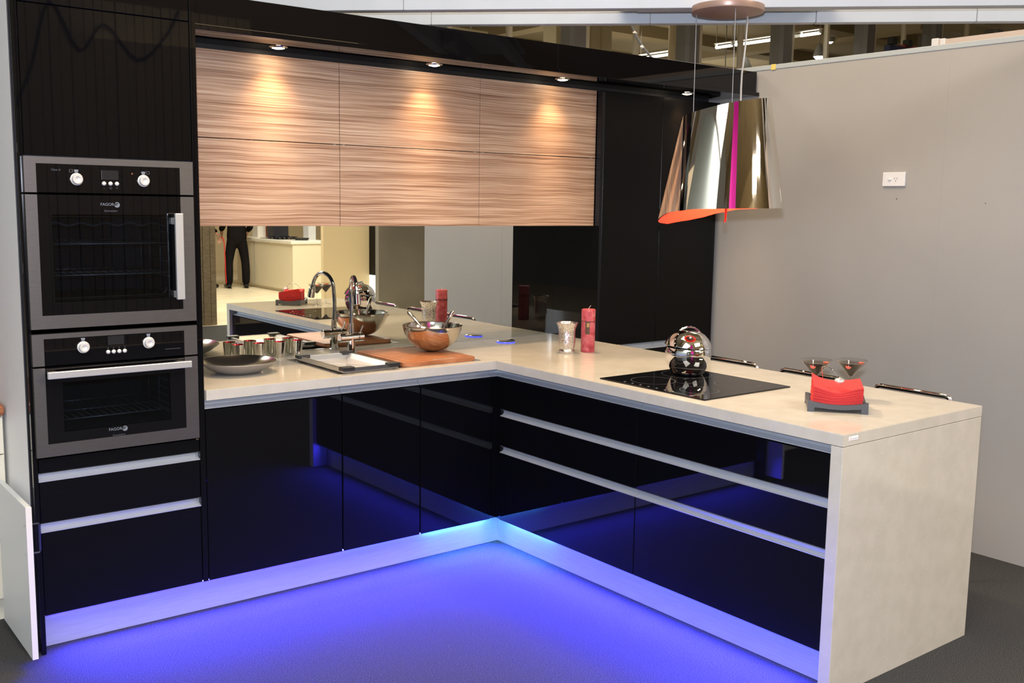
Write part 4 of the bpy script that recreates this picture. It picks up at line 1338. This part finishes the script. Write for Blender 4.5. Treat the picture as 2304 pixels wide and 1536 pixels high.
# tag hanging on the side toward the viewer's left
a0 = math.atan2(-0.90, -0.43) - math.radians(22)
b = B()
for k in range(5):
    pass
def arc_patch(b, a_lo, a_hi, z0, z1, r0, r1, n=6):
    vs = []
    for r in (r0, r1):
        for z in (z0, z1):
            vs.append([b.bm.verts.new((CX + r * math.cos(a_lo + (a_hi - a_lo) * k / n), CY + r * math.sin(a_lo + (a_hi - a_lo) * k / n), z)) for k in range(n + 1)])
    for k in range(n):
        b.bm.faces.new((vs[0][k], vs[0][k + 1], vs[1][k + 1], vs[1][k]))
        b.bm.faces.new((vs[2][k], vs[2][k + 1], vs[3][k + 1], vs[3][k]))
        b.bm.faces.new((vs[0][k], vs[0][k + 1], vs[2][k + 1], vs[2][k]))
        b.bm.faces.new((vs[1][k], vs[1][k + 1], vs[3][k + 1], vs[3][k]))
    for k in (0, n):
        b.bm.faces.new((vs[0][k], vs[1][k], vs[3][k], vs[2][k]))
    return b
tg = arc_patch(B(), a0 - 0.32, a0 + 0.32, 0.991, 1.0515, 0.0348, 0.0358).build('paper_tag', M['tag'], t)
arc_patch(B(), a0 - 0.12, a0 + 0.24, 1.027, 1.047, 0.0359, 0.0363).build('tag_emblem', M['tag_gold'], tg)

# ------------------------------------------------------------------ napkin holder and napkins
NX, NY, NA = 0.3615, -1.5715, math.atan2(-0.165, 0.134)
t = thing('napkin_holder', 'dark grey wooden napkin tray with a wire arm, on the peninsula', 'napkin holder', (NX, NY, 0.9), NA)
hw, hd = 0.104, 0.088
b = B()
for s in (-1, 1):
    y0, y1 = (-hd, -hd + 0.012) if s < 0 else (hd - 0.012, hd)
    pts = []
    for k in range(13):
        x = -hw + 2 * hw * k / 12
        pts.append((x, 0.041 - 0.013 * (1 - (x / hw) ** 2)))
    low = []
    for k in range(13):
        x = hw - 2 * hw * k / 12
        if abs(x) > hw - 0.028:
            z = 0.0
        else:
            z = 0.017 - 0.006 * (1 - (x / hw) ** 2)
        low.append((x, z))
    low = [(hw, 0.0), (hw - 0.024, 0.0), (hw - 0.024, 0.018)] + [(x, 0.018 - 0.007 * (1 - (x / (hw - 0.024)) ** 2)) for x in (0.055, 0.03, 0, -0.03, -0.055)] + [(-hw + 0.024, 0.018), (-hw + 0.024, 0.0), (-hw, 0.0)]
    b2 = B().xz_prism(pts + low, y0, y1)
    b2.build('side_board', M['holder'], t, local=True)
for s in (-1, 1):
    x0, x1 = (-hw, -hw + 0.012) if s < 0 else (hw - 0.012, hw)
    pts = []
    d2 = hd - 0.0122
    for k in range(9):
        y = -d2 + 2 * d2 * k / 8
        pts.append((y, 0.041 - 0.012 * (1 - (y / d2) ** 2)))
    low = [(d2, 0.012), (-d2, 0.012)]
    b2 = B().xz_prism(pts + low, 0, 0.012)
    b2.xform(Matrix.Translation((x0, 0, 0)) @ Matrix(((0, 1, 0, 0), (1, 0, 0, 0), (0, 0, 1, 0), (0, 0, 0, 1))))
    b2.build('side_board', M['holder'], t, local=True)
B().box(-hw + 0.0122, hw - 0.0122, -hd + 0.0122, hd - 0.0122, 0.012, 0.018).build('base_board', M['holder'], t, local=True)
arm = [(-0.035, hd - 0.006, 0.03), (-0.045, hd - 0.01, 0.10), (-0.05, 0.05, 0.142), (-0.03, 0.0, 0.150), (-0.005, -0.03, 0.128), (0.0, -0.036, 0.112)]
def smooth_path(p, n=5):
    P_ = [Vector(x) for x in p]
    out = []
    for i_ in range(len(P_) - 1):
        a_, b_, c_, d_ = P_[max(i_ - 1, 0)], P_[i_], P_[i_ + 1], P_[min(i_ + 2, len(P_) - 1)]
        for k in range(n):
            s = k / n
            out.append(0.5 * ((2 * b_) + (-a_ + c_) * s + (2 * a_ - 5 * b_ + 4 * c_ - d_) * s * s + (-a_ + 3 * b_ - 3 * c_ + d_) * s ** 3))
    out.append(P_[-1])
    return out
B().tube(smooth_path(arm), 0.0012, 6).build('wire_arm', M['chrome'], t, local=True)
b = B().lathe([(0, -0.011), (0.010, -0.009), (0.0175, -0.003), (0.0185, 0.001), (0.015, 0.007), (0.008, 0.0105), (0, 0.0115)], (0.004, -0.040, 0.108), 28)
b.build('weight', mat('weight_silver', (0.72, 0.70, 0.72), 0.25, 0.7), t, local=True)
# napkins: each sheet of the stack, sagging in the middle
nsheet = 22
def nap_z(x, y, f):
    s = 0.0022 * math.sin(x * 30 + 0.6) * f
    edge = 0.012 * (abs(x) / 0.085) ** 2.2 * f
    back = 0.006 * (y / 0.075) * f
    left = 0.008 * max(-x / 0.085, 0) ** 2 * f * (1 + y / 0.075)
    return s + edge + back + left - 0.013 * f * math.exp(-((x - 0.0) / 0.04) ** 2 - ((y + 0.05) / 0.06) ** 2)
names = None
for k in range(nsheet):
    f = k / (nsheet - 1)
    z0 = 0.0185 + k * 0.0031
    b = B()
    jx, jy = random.uniform(-0.002, 0.002), random.uniform(-0.002, 0.002)
    nx, ny = 14, 8
    va, vb_ = {}, {}
    for i_ in range(nx + 1):
        for j_ in range(ny + 1):
            x = -0.0855 + 0.171 * i_ / nx
            y = -0.0715 + 0.143 * j_ / ny
            z = z0 + nap_z(x, y, f)
            va[i_, j_] = b.bm.verts.new((x + jx, y + jy, z))
            vb_[i_, j_] = b.bm.verts.new((x + jx, y + jy, z + 0.0023))
    for i_ in range(nx):
        for j_ in range(ny):
            b.bm.faces.new((va[i_, j_], va[i_, j_ + 1], va[i_ + 1, j_ + 1], va[i_ + 1, j_]))
            b.bm.faces.new((vb_[i_, j_], vb_[i_ + 1, j_], vb_[i_ + 1, j_ + 1], vb_[i_, j_ + 1]))
    for i_ in range(nx):
        b.bm.faces.new((va[i_, 0], va[i_ + 1, 0], vb_[i_ + 1, 0], vb_[i_, 0]))
        b.bm.faces.new((va[i_, ny], vb_[i_, ny], vb_[i_ + 1, ny], va[i_ + 1, ny]))
    for j_ in range(ny):
        b.bm.faces.new((va[0, j_], vb_[0, j_], vb_[0, j_ + 1], va[0, j_ + 1]))
        b.bm.faces.new((va[nx, j_], va[nx, j_ + 1], vb_[nx, j_ + 1], vb_[nx, j_]))
    o = b.build('napkin', M['napkin'])
    o.location = (NX, NY, 0.9)
    o.rotation_euler = (0, 0, NA)
    if k == nsheet - 1:
        tag(o, 'topmost red paper napkin of the stack, under the silver weight', 'napkin', 'red napkins in the holder')
    else:
        tag(o, 'red paper napkin in the stack, below the topmost one', 'napkin', 'red napkins in the holder')

# ------------------------------------------------------------------ cocktail glasses
g0 = None
for gx, gy, lb in ((0.470, -1.402, 'cocktail glass with dark drink, behind the napkins, nearer the hob'), (0.580, -1.482, 'cocktail glass with dark drink, behind the napkins, nearer the peninsula end')):
    if g0 is None:
        t = thing('cocktail_glass', lb, 'glass', (gx, gy, 0.9004), group='cocktail glasses behind the napkins')
        c = (gx, gy, 0.9004)
        prof = [(0, 0.0), (0.034, 0.0), (0.0345, 0.001), (0.012, 0.004), (0.0045, 0.010), (0.0035, 0.02), (0.0035, 0.078), (0.006, 0.084), (0.0595, 0.150), (0.0603, 0.1505), (0.0590, 0.1500), (0.0050, 0.0865), (0, 0.085)]
        B().lathe(prof, c, 44).build('glass_body', M['glass'], t)
        B().lathe([(0, 0.0862), (0.0046, 0.0866), (0.0480, 0.1378), (0.0480, 0.1384), (0, 0.1384)], c, 40).build('drink', M['wine'], t)
        b = B()
        for k in range(1):
            b.lathe([(0, 0), (0.0105, 0.0), (0.0105, 0.003), (0, 0.003)], (0, 0, 0), 22)
            b.xform(Matrix.Translation((gx - 0.036, gy - 0.012, 0.9004 + 0.1285)) @ Matrix.Rotation(math.radians(62), 4, Vector((0.615, -0.79, 0))))
        gsl = b.build('garnish', M['garnish'], t)
        b = B().box(gx + 0.010, gx + 0.030, gy - 0.036, gy - 0.022, 0.9004 + 0.1386, 0.9004 + 0.1425, 0.001, 1)
        b.build('garnish', M['garnish'], t)
        B().tube([(gx - 0.041, gy - 0.016, 0.9004 + 0.128), (gx - 0.034, gy - 0.010, 0.9004 + 0.152)], 0.0016, 6).build('cocktail_pick', M['pick'], t)
        g0 = t
    else:
        copy_thing(g0, (gx, gy, 0.9004), lb)

# ------------------------------------------------------------------ bar stools
s0 = None
for yc, lb in ((-0.500, 'chrome-framed low bar stool behind the pot on the hob'), (-0.974, 'chrome-framed low bar stool behind the cocktail glasses'), (-1.466, 'chrome-framed low bar stool nearest the end of the peninsula')):
    x = 1.05
    if s0 is None:
        t = thing('bar_stool', lb, 'stool', (x, yc, 0), group='bar stools along the peninsula')
        hw = 0.1675
        zr = 0.881
        rail = [(x - 0.02, yc + hw, 0.60), (x, yc + hw, 0.82), (x, yc + hw, zr - 0.022), (x, yc + hw - 0.006, zr - 0.006), (x, yc + hw - 0.022, zr), (x, yc, zr), (x, yc - hw + 0.022, zr), (x, yc - hw + 0.006, zr - 0.006), (x, yc - hw, zr - 0.022), (x, yc - hw, 0.82), (x - 0.02, yc - hw, 0.60)]
        B().tube(rail, 0.0105, 14).build('back_rail', M['chrome'], t)
        B().box(x - 0.30, x - 0.01, yc - hw + 0.012, yc + hw - 0.012, 0.58, 0.62, 0.012, 2).build('seat', M['seat_black'], t)
        for s in (-1, 1):
            for xx in (x - 0.27, x - 0.03):
                B().tube([(xx, yc + s * (hw - 0.03), 0.579), (xx + (0.03 if xx > x - 0.1 else -0.01), yc + s * (hw + 0.0), 0.003)], 0.010, 12).build('leg', M['chrome'], t)
        B().tube([(x - 0.277, yc - hw + 0.01, 0.22), (x - 0.277, yc + hw - 0.01, 0.22)], 0.008, 10).build('footrest', M['chrome'], t)
        s0 = t
    else:
        copy_thing(s0, (x, yc, 0), lb)

# ------------------------------------------------------------------ wall socket
t = thing('wall_socket', 'white switched power socket on the beige right wall', 'socket', (XR, -0.834, 1.735))
B().box(XR - 0.010, XR - 0.0003, -0.896, -0.773, 1.737, 1.806, 0.002, 2).build('plate', M['outlet'], t)
b = B().lathe([(0, 0), (0.0065, 0), (0.006, 0.005), (0, 0.0065)], (0, 0, 0), 18)
b.xform(Matrix.Translation((XR - 0.0102, -0.812, 1.771)) @ Matrix.Rotation(-PI / 2, 4, 'Y') @ Matrix.Diagonal((1, 1.5, 1, 1)))
b.build('switch', M['outlet'], t)
b = B()
for y, z, a in ((-0.839, 1.775, 25), (-0.853, 1.775, -25), (-0.846, 1.763, 0)):
    b.box(XR - 0.0106, XR - 0.0099, y - 0.0010, y + 0.0010, z - 0.004, z + 0.004, rot=Matrix.Rotation(math.radians(a), 3, 'X'))
b.build('pin_slots', M['outlet_dark'], t)

# ------------------------------------------------------------------ white cabinet of the next stand, left edge
t = thing('white_cabinet', 'cream neighbouring cabinet with a wooden top at the left edge', 'cabinet', (-2.5, 0.65, 0))
CXR = -2.013
B().box(-3.1, CXR, 0.40, 0.95, 0.10, 0.81).build('carcass', M['cream'], t)
B().box(-3.1, CXR - 0.002, 0.45, 0.95, 0.0, 0.10).build('plinth', M['cream'], t)
B().box(-3.12, CXR + 0.002, 0.362, 0.95, 0.812, 0.855, 0.012, 3).build('wooden_top', M['worktop_wood'], t)
for z0, z1 in ((0.665, 0.806), (0.50, 0.661), (0.34, 0.496)):
    dwr = B().box(-2.47, CXR - 0.004, 0.380, 0.3995, z0, z1, 0.002, 1).build('drawer_front', M['cream'], t)
    B().tube([(-2.30, 0.378, (z0 + z1) / 2), (-2.30, 0.355, (z0 + z1) / 2), (-2.18, 0.355, (z0 + z1) / 2), (-2.18, 0.378, (z0 + z1) / 2)], 0.004, 8).build('handle', M['black_matt'], dwr)
dd = B().box(-2.050, -2.032, -0.072, 0.36, 0.03, 0.575, 0.0015, 1).build('open_door', M['door_white'], t)
bed = B().box(-2.0505, -2.0315, -0.0735, -0.0722, 0.031, 0.574)
bed.build('edge_band', M['cream'], dd)
B().tube([(-2.0318, -0.045, 0.505), (-2.006, -0.045, 0.505), (-2.003, -0.045, 0.497), (-2.003, -0.045, 0.41), (-2.006, -0.045, 0.402), (-2.0318, -0.045, 0.402)], 0.004, 8).build('bow_handle', M['black_matt'], dd)
for zz in (0.505, 0.402):
    b = B().lathe([(0, 0), (0.0045, 0), (0.0035, 0.0015), (0, 0.0018)], (0, 0, 0), 12)
    b.xform(Matrix.Translation((-2.0503, -0.045, zz)) @ Matrix.Rotation(-PI / 2, 4, 'Y'))
    b.build('screw_head', M['zinc'], dd)

# ------------------------------------------------------------------ behind the camera (what the mirror and the gloss show)
# wall of vertical timber planks
pw = B().box(-2.6, 2.33, -7.90, -7.845, 0, 3.7).build('wall_plank', M['dark_gap'])
pw['kind'] = 'structure'
xx = -2.6
k = 0
while xx < 2.33 - 0.02:
    wd = min(random.choice((0.09, 0.10, 0.115, 0.135)), 2.335 - xx)
    y1 = -7.815 + random.uniform(-0.010, 0.010)
    B().box(xx, xx + wd - 0.008, -7.845, y1, 0.0, 3.7).build('plank', M['brown_plank'], pw)
    xx += wd
cbl = smooth_path([(-0.35, -7.79, 2.35), (-0.10, -7.79, 2.95), (0.10, -7.79, 3.62), (0.38, -7.79, 3.16), (0.64, -7.79, 3.45), (0.98, -7.79, 3.12), (1.30, -7.79, 3.40), (1.45, -7.79, 3.69)], 4)
t = thing('slack_cable', 'dark cable looped in peaks across the timber plank wall', 'cable', (0.3, -7.79, 3.1))
B().tube(cbl, 0.013, 6).build('sheath', M['dark_gap'], t)

struct(B().box(3.683, 6.5, -6.08, -6.0, 0, 2.9), 'wall_grey', M['grey_wall'])
struct(B().box(4.752, 5.575, -9.58, -9.5, 0, 3.0), 'wall_beige', M['beige_wall'])
t = thing('display_cabinet', 'far black tall cabinet with a lit white base, in the mirror', 'cabinet', (5.7, -9.4, 0))
B().box(5.58, 5.80, -9.55, -9.25, 0.455, 2.6, 0.004).build('upper_body', M['black_satin'], t)
B().box(5.58, 5.80, -9.54, -9.26, 0, 0.45, 0.004).build('base', mat('lit_base', (0.85, 0.9, 0.92), 0.4, emit=(0.85, 0.95, 1.0), estr=0.7), t)
# white kitchen island with things on it
t = thing('kitchen_island', 'white kitchen island behind the man, seen in the mirror', 'island', (5.5, -12.7, 0))
B().box(5.20, 5.90, -13.9, -11.5, 0.06, 0.865).build('cabinet_body', M['island_white'], t)
B().box(5.24, 5.88, -13.85, -11.5, 0.0, 0.06).build('plinth', M['island_white'], t)
B().box(5.17, 5.92, -13.92, -11.485, 0.866, 0.925, 0.008).build('top', M['white_gloss'], t)
B().box(5.193, 5.20, -13.1, -13.095, 0.07, 0.86).build('joint', M['grey_wall'], t)
t = thing('gas_hob', 'dark gas hob set on the far white island, in the mirror', 'hob', (5.5, -12.6, 0.925))
B().box(5.25, 5.78, -12.95, -12.2, 0.9255, 0.935, 0.003).build('plate', M['black_gloss'], t)
for hx in (5.4, 5.65):
    for hy in (-12.75, -12.42):
        B().lathe([(0, 0.935), (0.05, 0.935), (0.045, 0.955), (0, 0.957)], (hx, hy, 0), 16).build('burner', M['black_matt'], t)
        B().box(hx - 0.1, hx + 0.1, hy - 0.007, hy + 0.007, 0.957, 0.97).box(hx - 0.007, hx + 0.007, hy - 0.1, hy - 0.0071, 0.957, 0.97).box(hx - 0.007, hx + 0.007, hy + 0.0071, hy + 0.1, 0.957, 0.97).build('pan_support', M['black_matt'], t)
t = thing('frying_pan', 'black frying pan near the island edge, in the mirror', 'pan', (5.55, -11.8, 0.925))
B().lathe([(0, 0.9258), (0.11, 0.9258), (0.14, 0.965), (0.137, 0.965), (0.105, 0.93), (0, 0.93)], (5.55, -11.85, 0), 28).build('pan_body', M['black_matt'], t)
B().tube([(5.42, -11.82, 0.955), (5.26, -11.75, 0.985)], [0.010, 0.012], 8).build('handle', M['black_matt'], t)
for lb, x0, x1, y0, y1, h, cc in (('white carton on the far island, in the mirror', 5.45, 5.62, -13.75, -13.5, 0.30, (0.7, 0.66, 0.6)), ('orange carton beside the white one on the far island', 5.64, 5.72, -13.6, -13.45, 0.28, (0.5, 0.14, 0.03)), ('dark appliance box on the far island, in the mirror', 5.55, 5.85, -13.3, -13.0, 0.40, (0.02, 0.02, 0.03)), ('pale grey box with a red lid on the far island', 5.75, 5.90, -12.19, -11.98, 0.27, (0.55, 0.56, 0.58))):
    t = thing('carton', lb, 'box', ((x0 + x1) / 2, (y0 + y1) / 2, 0.925))
    mm = mat('carton_col', cc, 0.5)
    B().box(x0, x1, y0, y1, 0.9255, 0.9255 + h, 0.004).build('box_body', mm, t)
    B().box(x0 - 0.003, x1 + 0.003, y0 - 0.003, y1 + 0.003, 0.9256 + h, 0.9256 + h + 0.03, 0.004).build('box_lid', M['red'] if 'red lid' in lb else mm, t)
t = thing('lit_banner', 'tall magenta backlit banner behind the camera, mirrored in the hood', 'banner', (-2.35, -6.2, 0))
b = B().box(-0.62, 0.62, -0.02, 0.02, 1.35, 6.4, 0.004)
b.xform(Matrix.Translation((-2.35, -6.2, 0)) @ Matrix.Rotation(math.radians(-28), 4, 'Z'))
b.build('panel', M['magenta'], t)
for s in (-0.3, 0.3):
    b = B().box(s - 0.004, s + 0.004, -0.004, 0.004, 6.4, 7.5, 0.001)
    b.xform(Matrix.Translation((-2.35, -6.2, 0)) @ Matrix.Rotation(math.radians(-28), 4, 'Z'))
    b.build('hanging_wire', M['zinc'], t)
# unseen blue-grey wall behind the camera, sized and tinted for the hood's reflections
struct(B().box(-5.2, -5.1, -4.6, 1.6, 0, 4.6), 'wall_reflector', M['wall_bluegrey'])

# ------------------------------------------------------------------ people (seen in the mirror)
def skinned(verts, edges, radii, sub=1):
    me = bpy.data.meshes.new('sk')
    me.from_pydata(verts, edges, [])
    o = bpy.data.objects.new('sk', me)
    COL.objects.link(o)
    md = o.modifiers.new('s', 'SKIN')
    for i_, r in enumerate(radii):
        me.skin_vertices[0].data[i_].radius = (r, r) if not isinstance(r, tuple) else r
    me.skin_vertices[0].data[0].use_root = True
    if sub:
        o.modifiers.new('u', 'SUBSURF').levels = sub
        o.modifiers['u'].render_levels = sub
    dgx = bpy.context.evaluated_depsgraph_get()
    m2 = bpy.data.meshes.new_from_object(o.evaluated_get(dgx))
    bpy.data.objects.remove(o)
    b = B()
    b.soft = True
    b.bm.from_mesh(m2)
    bpy.data.meshes.remove(m2)
    for f_ in b.bm.faces:
        f_.smooth = True
    return b
def person(label, loc, rz, hand_fwd, stance=0.13):
    t = thing('person', label, 'person', loc, rz)
    # local: +y is where the person faces, x is to their right
    LEG, SH = stance, 0.19
    V = [(0, 0, 0.95), (0, 0.0, 1.12), (0, -0.01, 1.32), (0, 0.0, 1.45), (0, 0.01, 1.53), (0, 0.02, 1.60)]
    E_ = [(0, 1), (1, 2), (2, 3), (3, 4), (4, 5)]
    R_ = [(0.14, 0.105), (0.135, 0.10), (0.15, 0.105), (0.10, 0.08), 0.055, 0.06]
    for s in (-1, 1):
        i0 = len(V)
        V += [(s * 0.09, 0, 0.88), (s * LEG * 0.95, 0.01, 0.50), (s * LEG, -0.005, 0.10), (s * LEG, 0.02, 0.06), (s * (LEG + 0.03), 0.15, 0.035)]
        R_ += [0.085, 0.058, 0.04, 0.04, 0.03]
        E_ += [(0, i0), (i0, i0 + 1), (i0 + 1, i0 + 2), (i0 + 2, i0 + 3), (i0 + 3, i0 + 4)]
        i1 = len(V)
        hy = hand_fwd[0 if s < 0 else 1]
        V += [(s * 0.19, 0, 1.41), (s * 0.24, -0.02, 1.14), (s * 0.23, hy[0], hy[1]), (s * 0.225, hy[0] + 0.03, hy[1] - 0.07)]
        R_ += [0.06, 0.042, 0.029, (0.018, 0.035)]
        E_ += [(3, i1), (i1, i1 + 1), (i1 + 1, i1 + 2), (i1 + 2, i1 + 3)]
        wv = Vector(V[-1])
        for fi in range(5):
            i2 = len(V)
            off = (fi - 1.5) * 0.017
            if fi < 4:
                ln = (0.062, 0.072, 0.068, 0.052)[fi]
                V += [(wv.x - s * 0.004, wv.y + off, wv.z - 0.03), (wv.x - s * 0.012, wv.y + off * 1.1, wv.z - 0.03 - ln * 0.6), (wv.x - s * 0.028, wv.y + off * 1.1, wv.z - 0.03 - ln)]
            else:
                V += [(wv.x, wv.y + 0.032, wv.z + 0.01), (wv.x - s * 0.006, wv.y + 0.052, wv.z - 0.018), (wv.x - s * 0.014, wv.y + 0.058, wv.z - 0.045)]
            R_ += [0.0095, 0.0085, 0.0075]
            E_ += [(i1 + 3, i2), (i2, i2 + 1), (i2 + 1, i2 + 2)]
    # head as part of the same skeleton
    i0 = len(V)
    V += [(0, 0.03, 1.67), (0, 0.025, 1.75)]
    R_ += [(0.075, 0.095), (0.07, 0.085)]
    E_ += [(5, i0), (i0, i0 + 1)]
    b = skinned(V, E_, R_)
    # nose, ears
    b.box(-0.011, 0.011, 0.115, 0.14, 1.66, 1.70, 0.006, 2)
    for s in (-1, 1):
        b.box(s * 0.078 - 0.008, s * 0.078 + 0.008, 0.0, 0.035, 1.65, 1.71, 0.006, 2)
    body = b.build('body', M['skin'], t, local=True)
    b = B()
    for s in (-1, 1):
        b.lathe([(0, -0.009), (0.008, -0.004), (0.009, 0.0), (0.008, 0.004), (0, 0.009)], (s * 0.031, 0.112, 1.70), 12)
    b.build('eyes', M['eye'], t, local=True)
    B().box(-0.022, 0.022, 0.110, 0.124, 1.622, 1.630, 0.003, 1).build('mouth', mat('lip', (0.4, 0.15, 0.13), 0.5), t, local=True)
    b = skinned([(0, -0.005, 1.70), (0, 0.0, 1.765), (0, 0.05, 1.785)], [(0, 1), (1, 2)], [(0.088, 0.09), (0.084, 0.08), (0.06, 0.045)])
    b.build('hair', M['hair'], t, local=True)
    # jacket
    V = [(0, -0.005, 0.72), (0, 0, 1.0), (0, 0, 1.14), (0, -0.01, 1.34), (0, 0, 1.46)]
    E_ = [(0, 1), (1, 2), (2, 3), (3, 4)]
    R_ = [(0.205, 0.15), (0.20, 0.145), (0.175, 0.13), (0.185, 0.135), (0.10, 0.085)]
    for s in (-1, 1):
        i1 = len(V)
        hy = hand_fwd[0 if s < 0 else 1]
        V += [(s * 0.19, 0, 1.41), (s * 0.255, -0.03, 1.14), (s * 0.235, hy[0] - 0.01, hy[1] + 0.03)]
        R_ += [0.085, 0.066, 0.048]
        E_ += [(3, i1), (i1, i1 + 1), (i1 + 1, i1 + 2)]
    skinned(V, E_, R_).build('jacket', M['suit'], t, local=True)
    V = [(0, 0, 0.93), (0, 0, 1.0)]
    E_ = [(0, 1)]
    R_ = [(0.165, 0.13), (0.16, 0.125)]
    for s in (-1, 1):
        i0 = len(V)
        V += [(s * 0.095, 0, 0.84), (s * LEG * 0.97, 0.01, 0.50), (s * LEG, -0.01, 0.30), (s * LEG, 0.0, 0.045)]
        R_ += [0.110, 0.082, 0.083, 0.074]
        E_ += [(0, i0), (i0, i0 + 1), (i0 + 1, i0 + 2), (i0 + 2, i0 + 3)]
    skinned(V, E_, R_).build('trousers', M['suit'], t, local=True)
    for s in (-1, 1):
        b = skinned([(s * LEG, -0.06, 0.048), (s * LEG, 0.03, 0.055), (s * (LEG + 0.02), 0.12, 0.04), (s * (LEG + 0.035), 0.20, 0.032)], [(0, 1), (1, 2), (2, 3)], [0.055, 0.062, (0.060, 0.044), (0.046, 0.034)])
        b.build('shoe', M['shoe'], t, local=True)
        B().box(s * LEG - 0.035, s * LEG + 0.035, -0.092, 0.0, 0.001, 0.014, 0.003, 1).build('shoe_heel', M['shoe'], t, local=True)
    return t
person('man in a dark suit standing with his back turned at the white island', (4.85, -13.08, 0), math.radians(192), ((0.22, 1.02), (0.24, 1.04)), 0.155)
person('person in black at the mirror edge, holding a red strap', (4.33, -13.25, 0), math.radians(-60), ((0.10, 0.92), (0.18, 0.98)), 0.12)
t = thing('red_strap', 'long red strap hanging from the hand of the person in black', 'strap', (4.585, -13.05, 0.12))
st_ = smooth_path([(4.55, -13.09, 0.93), (4.585, -13.05, 0.90), (4.60, -13.04, 0.6), (4.605, -13.04, 0.3), (4.615, -13.04, 0.10)], 4)
B().tube(st_, 0.009, 8).build('strap', mat('strap_red', (0.55, 0.02, 0.015), 0.6), t)
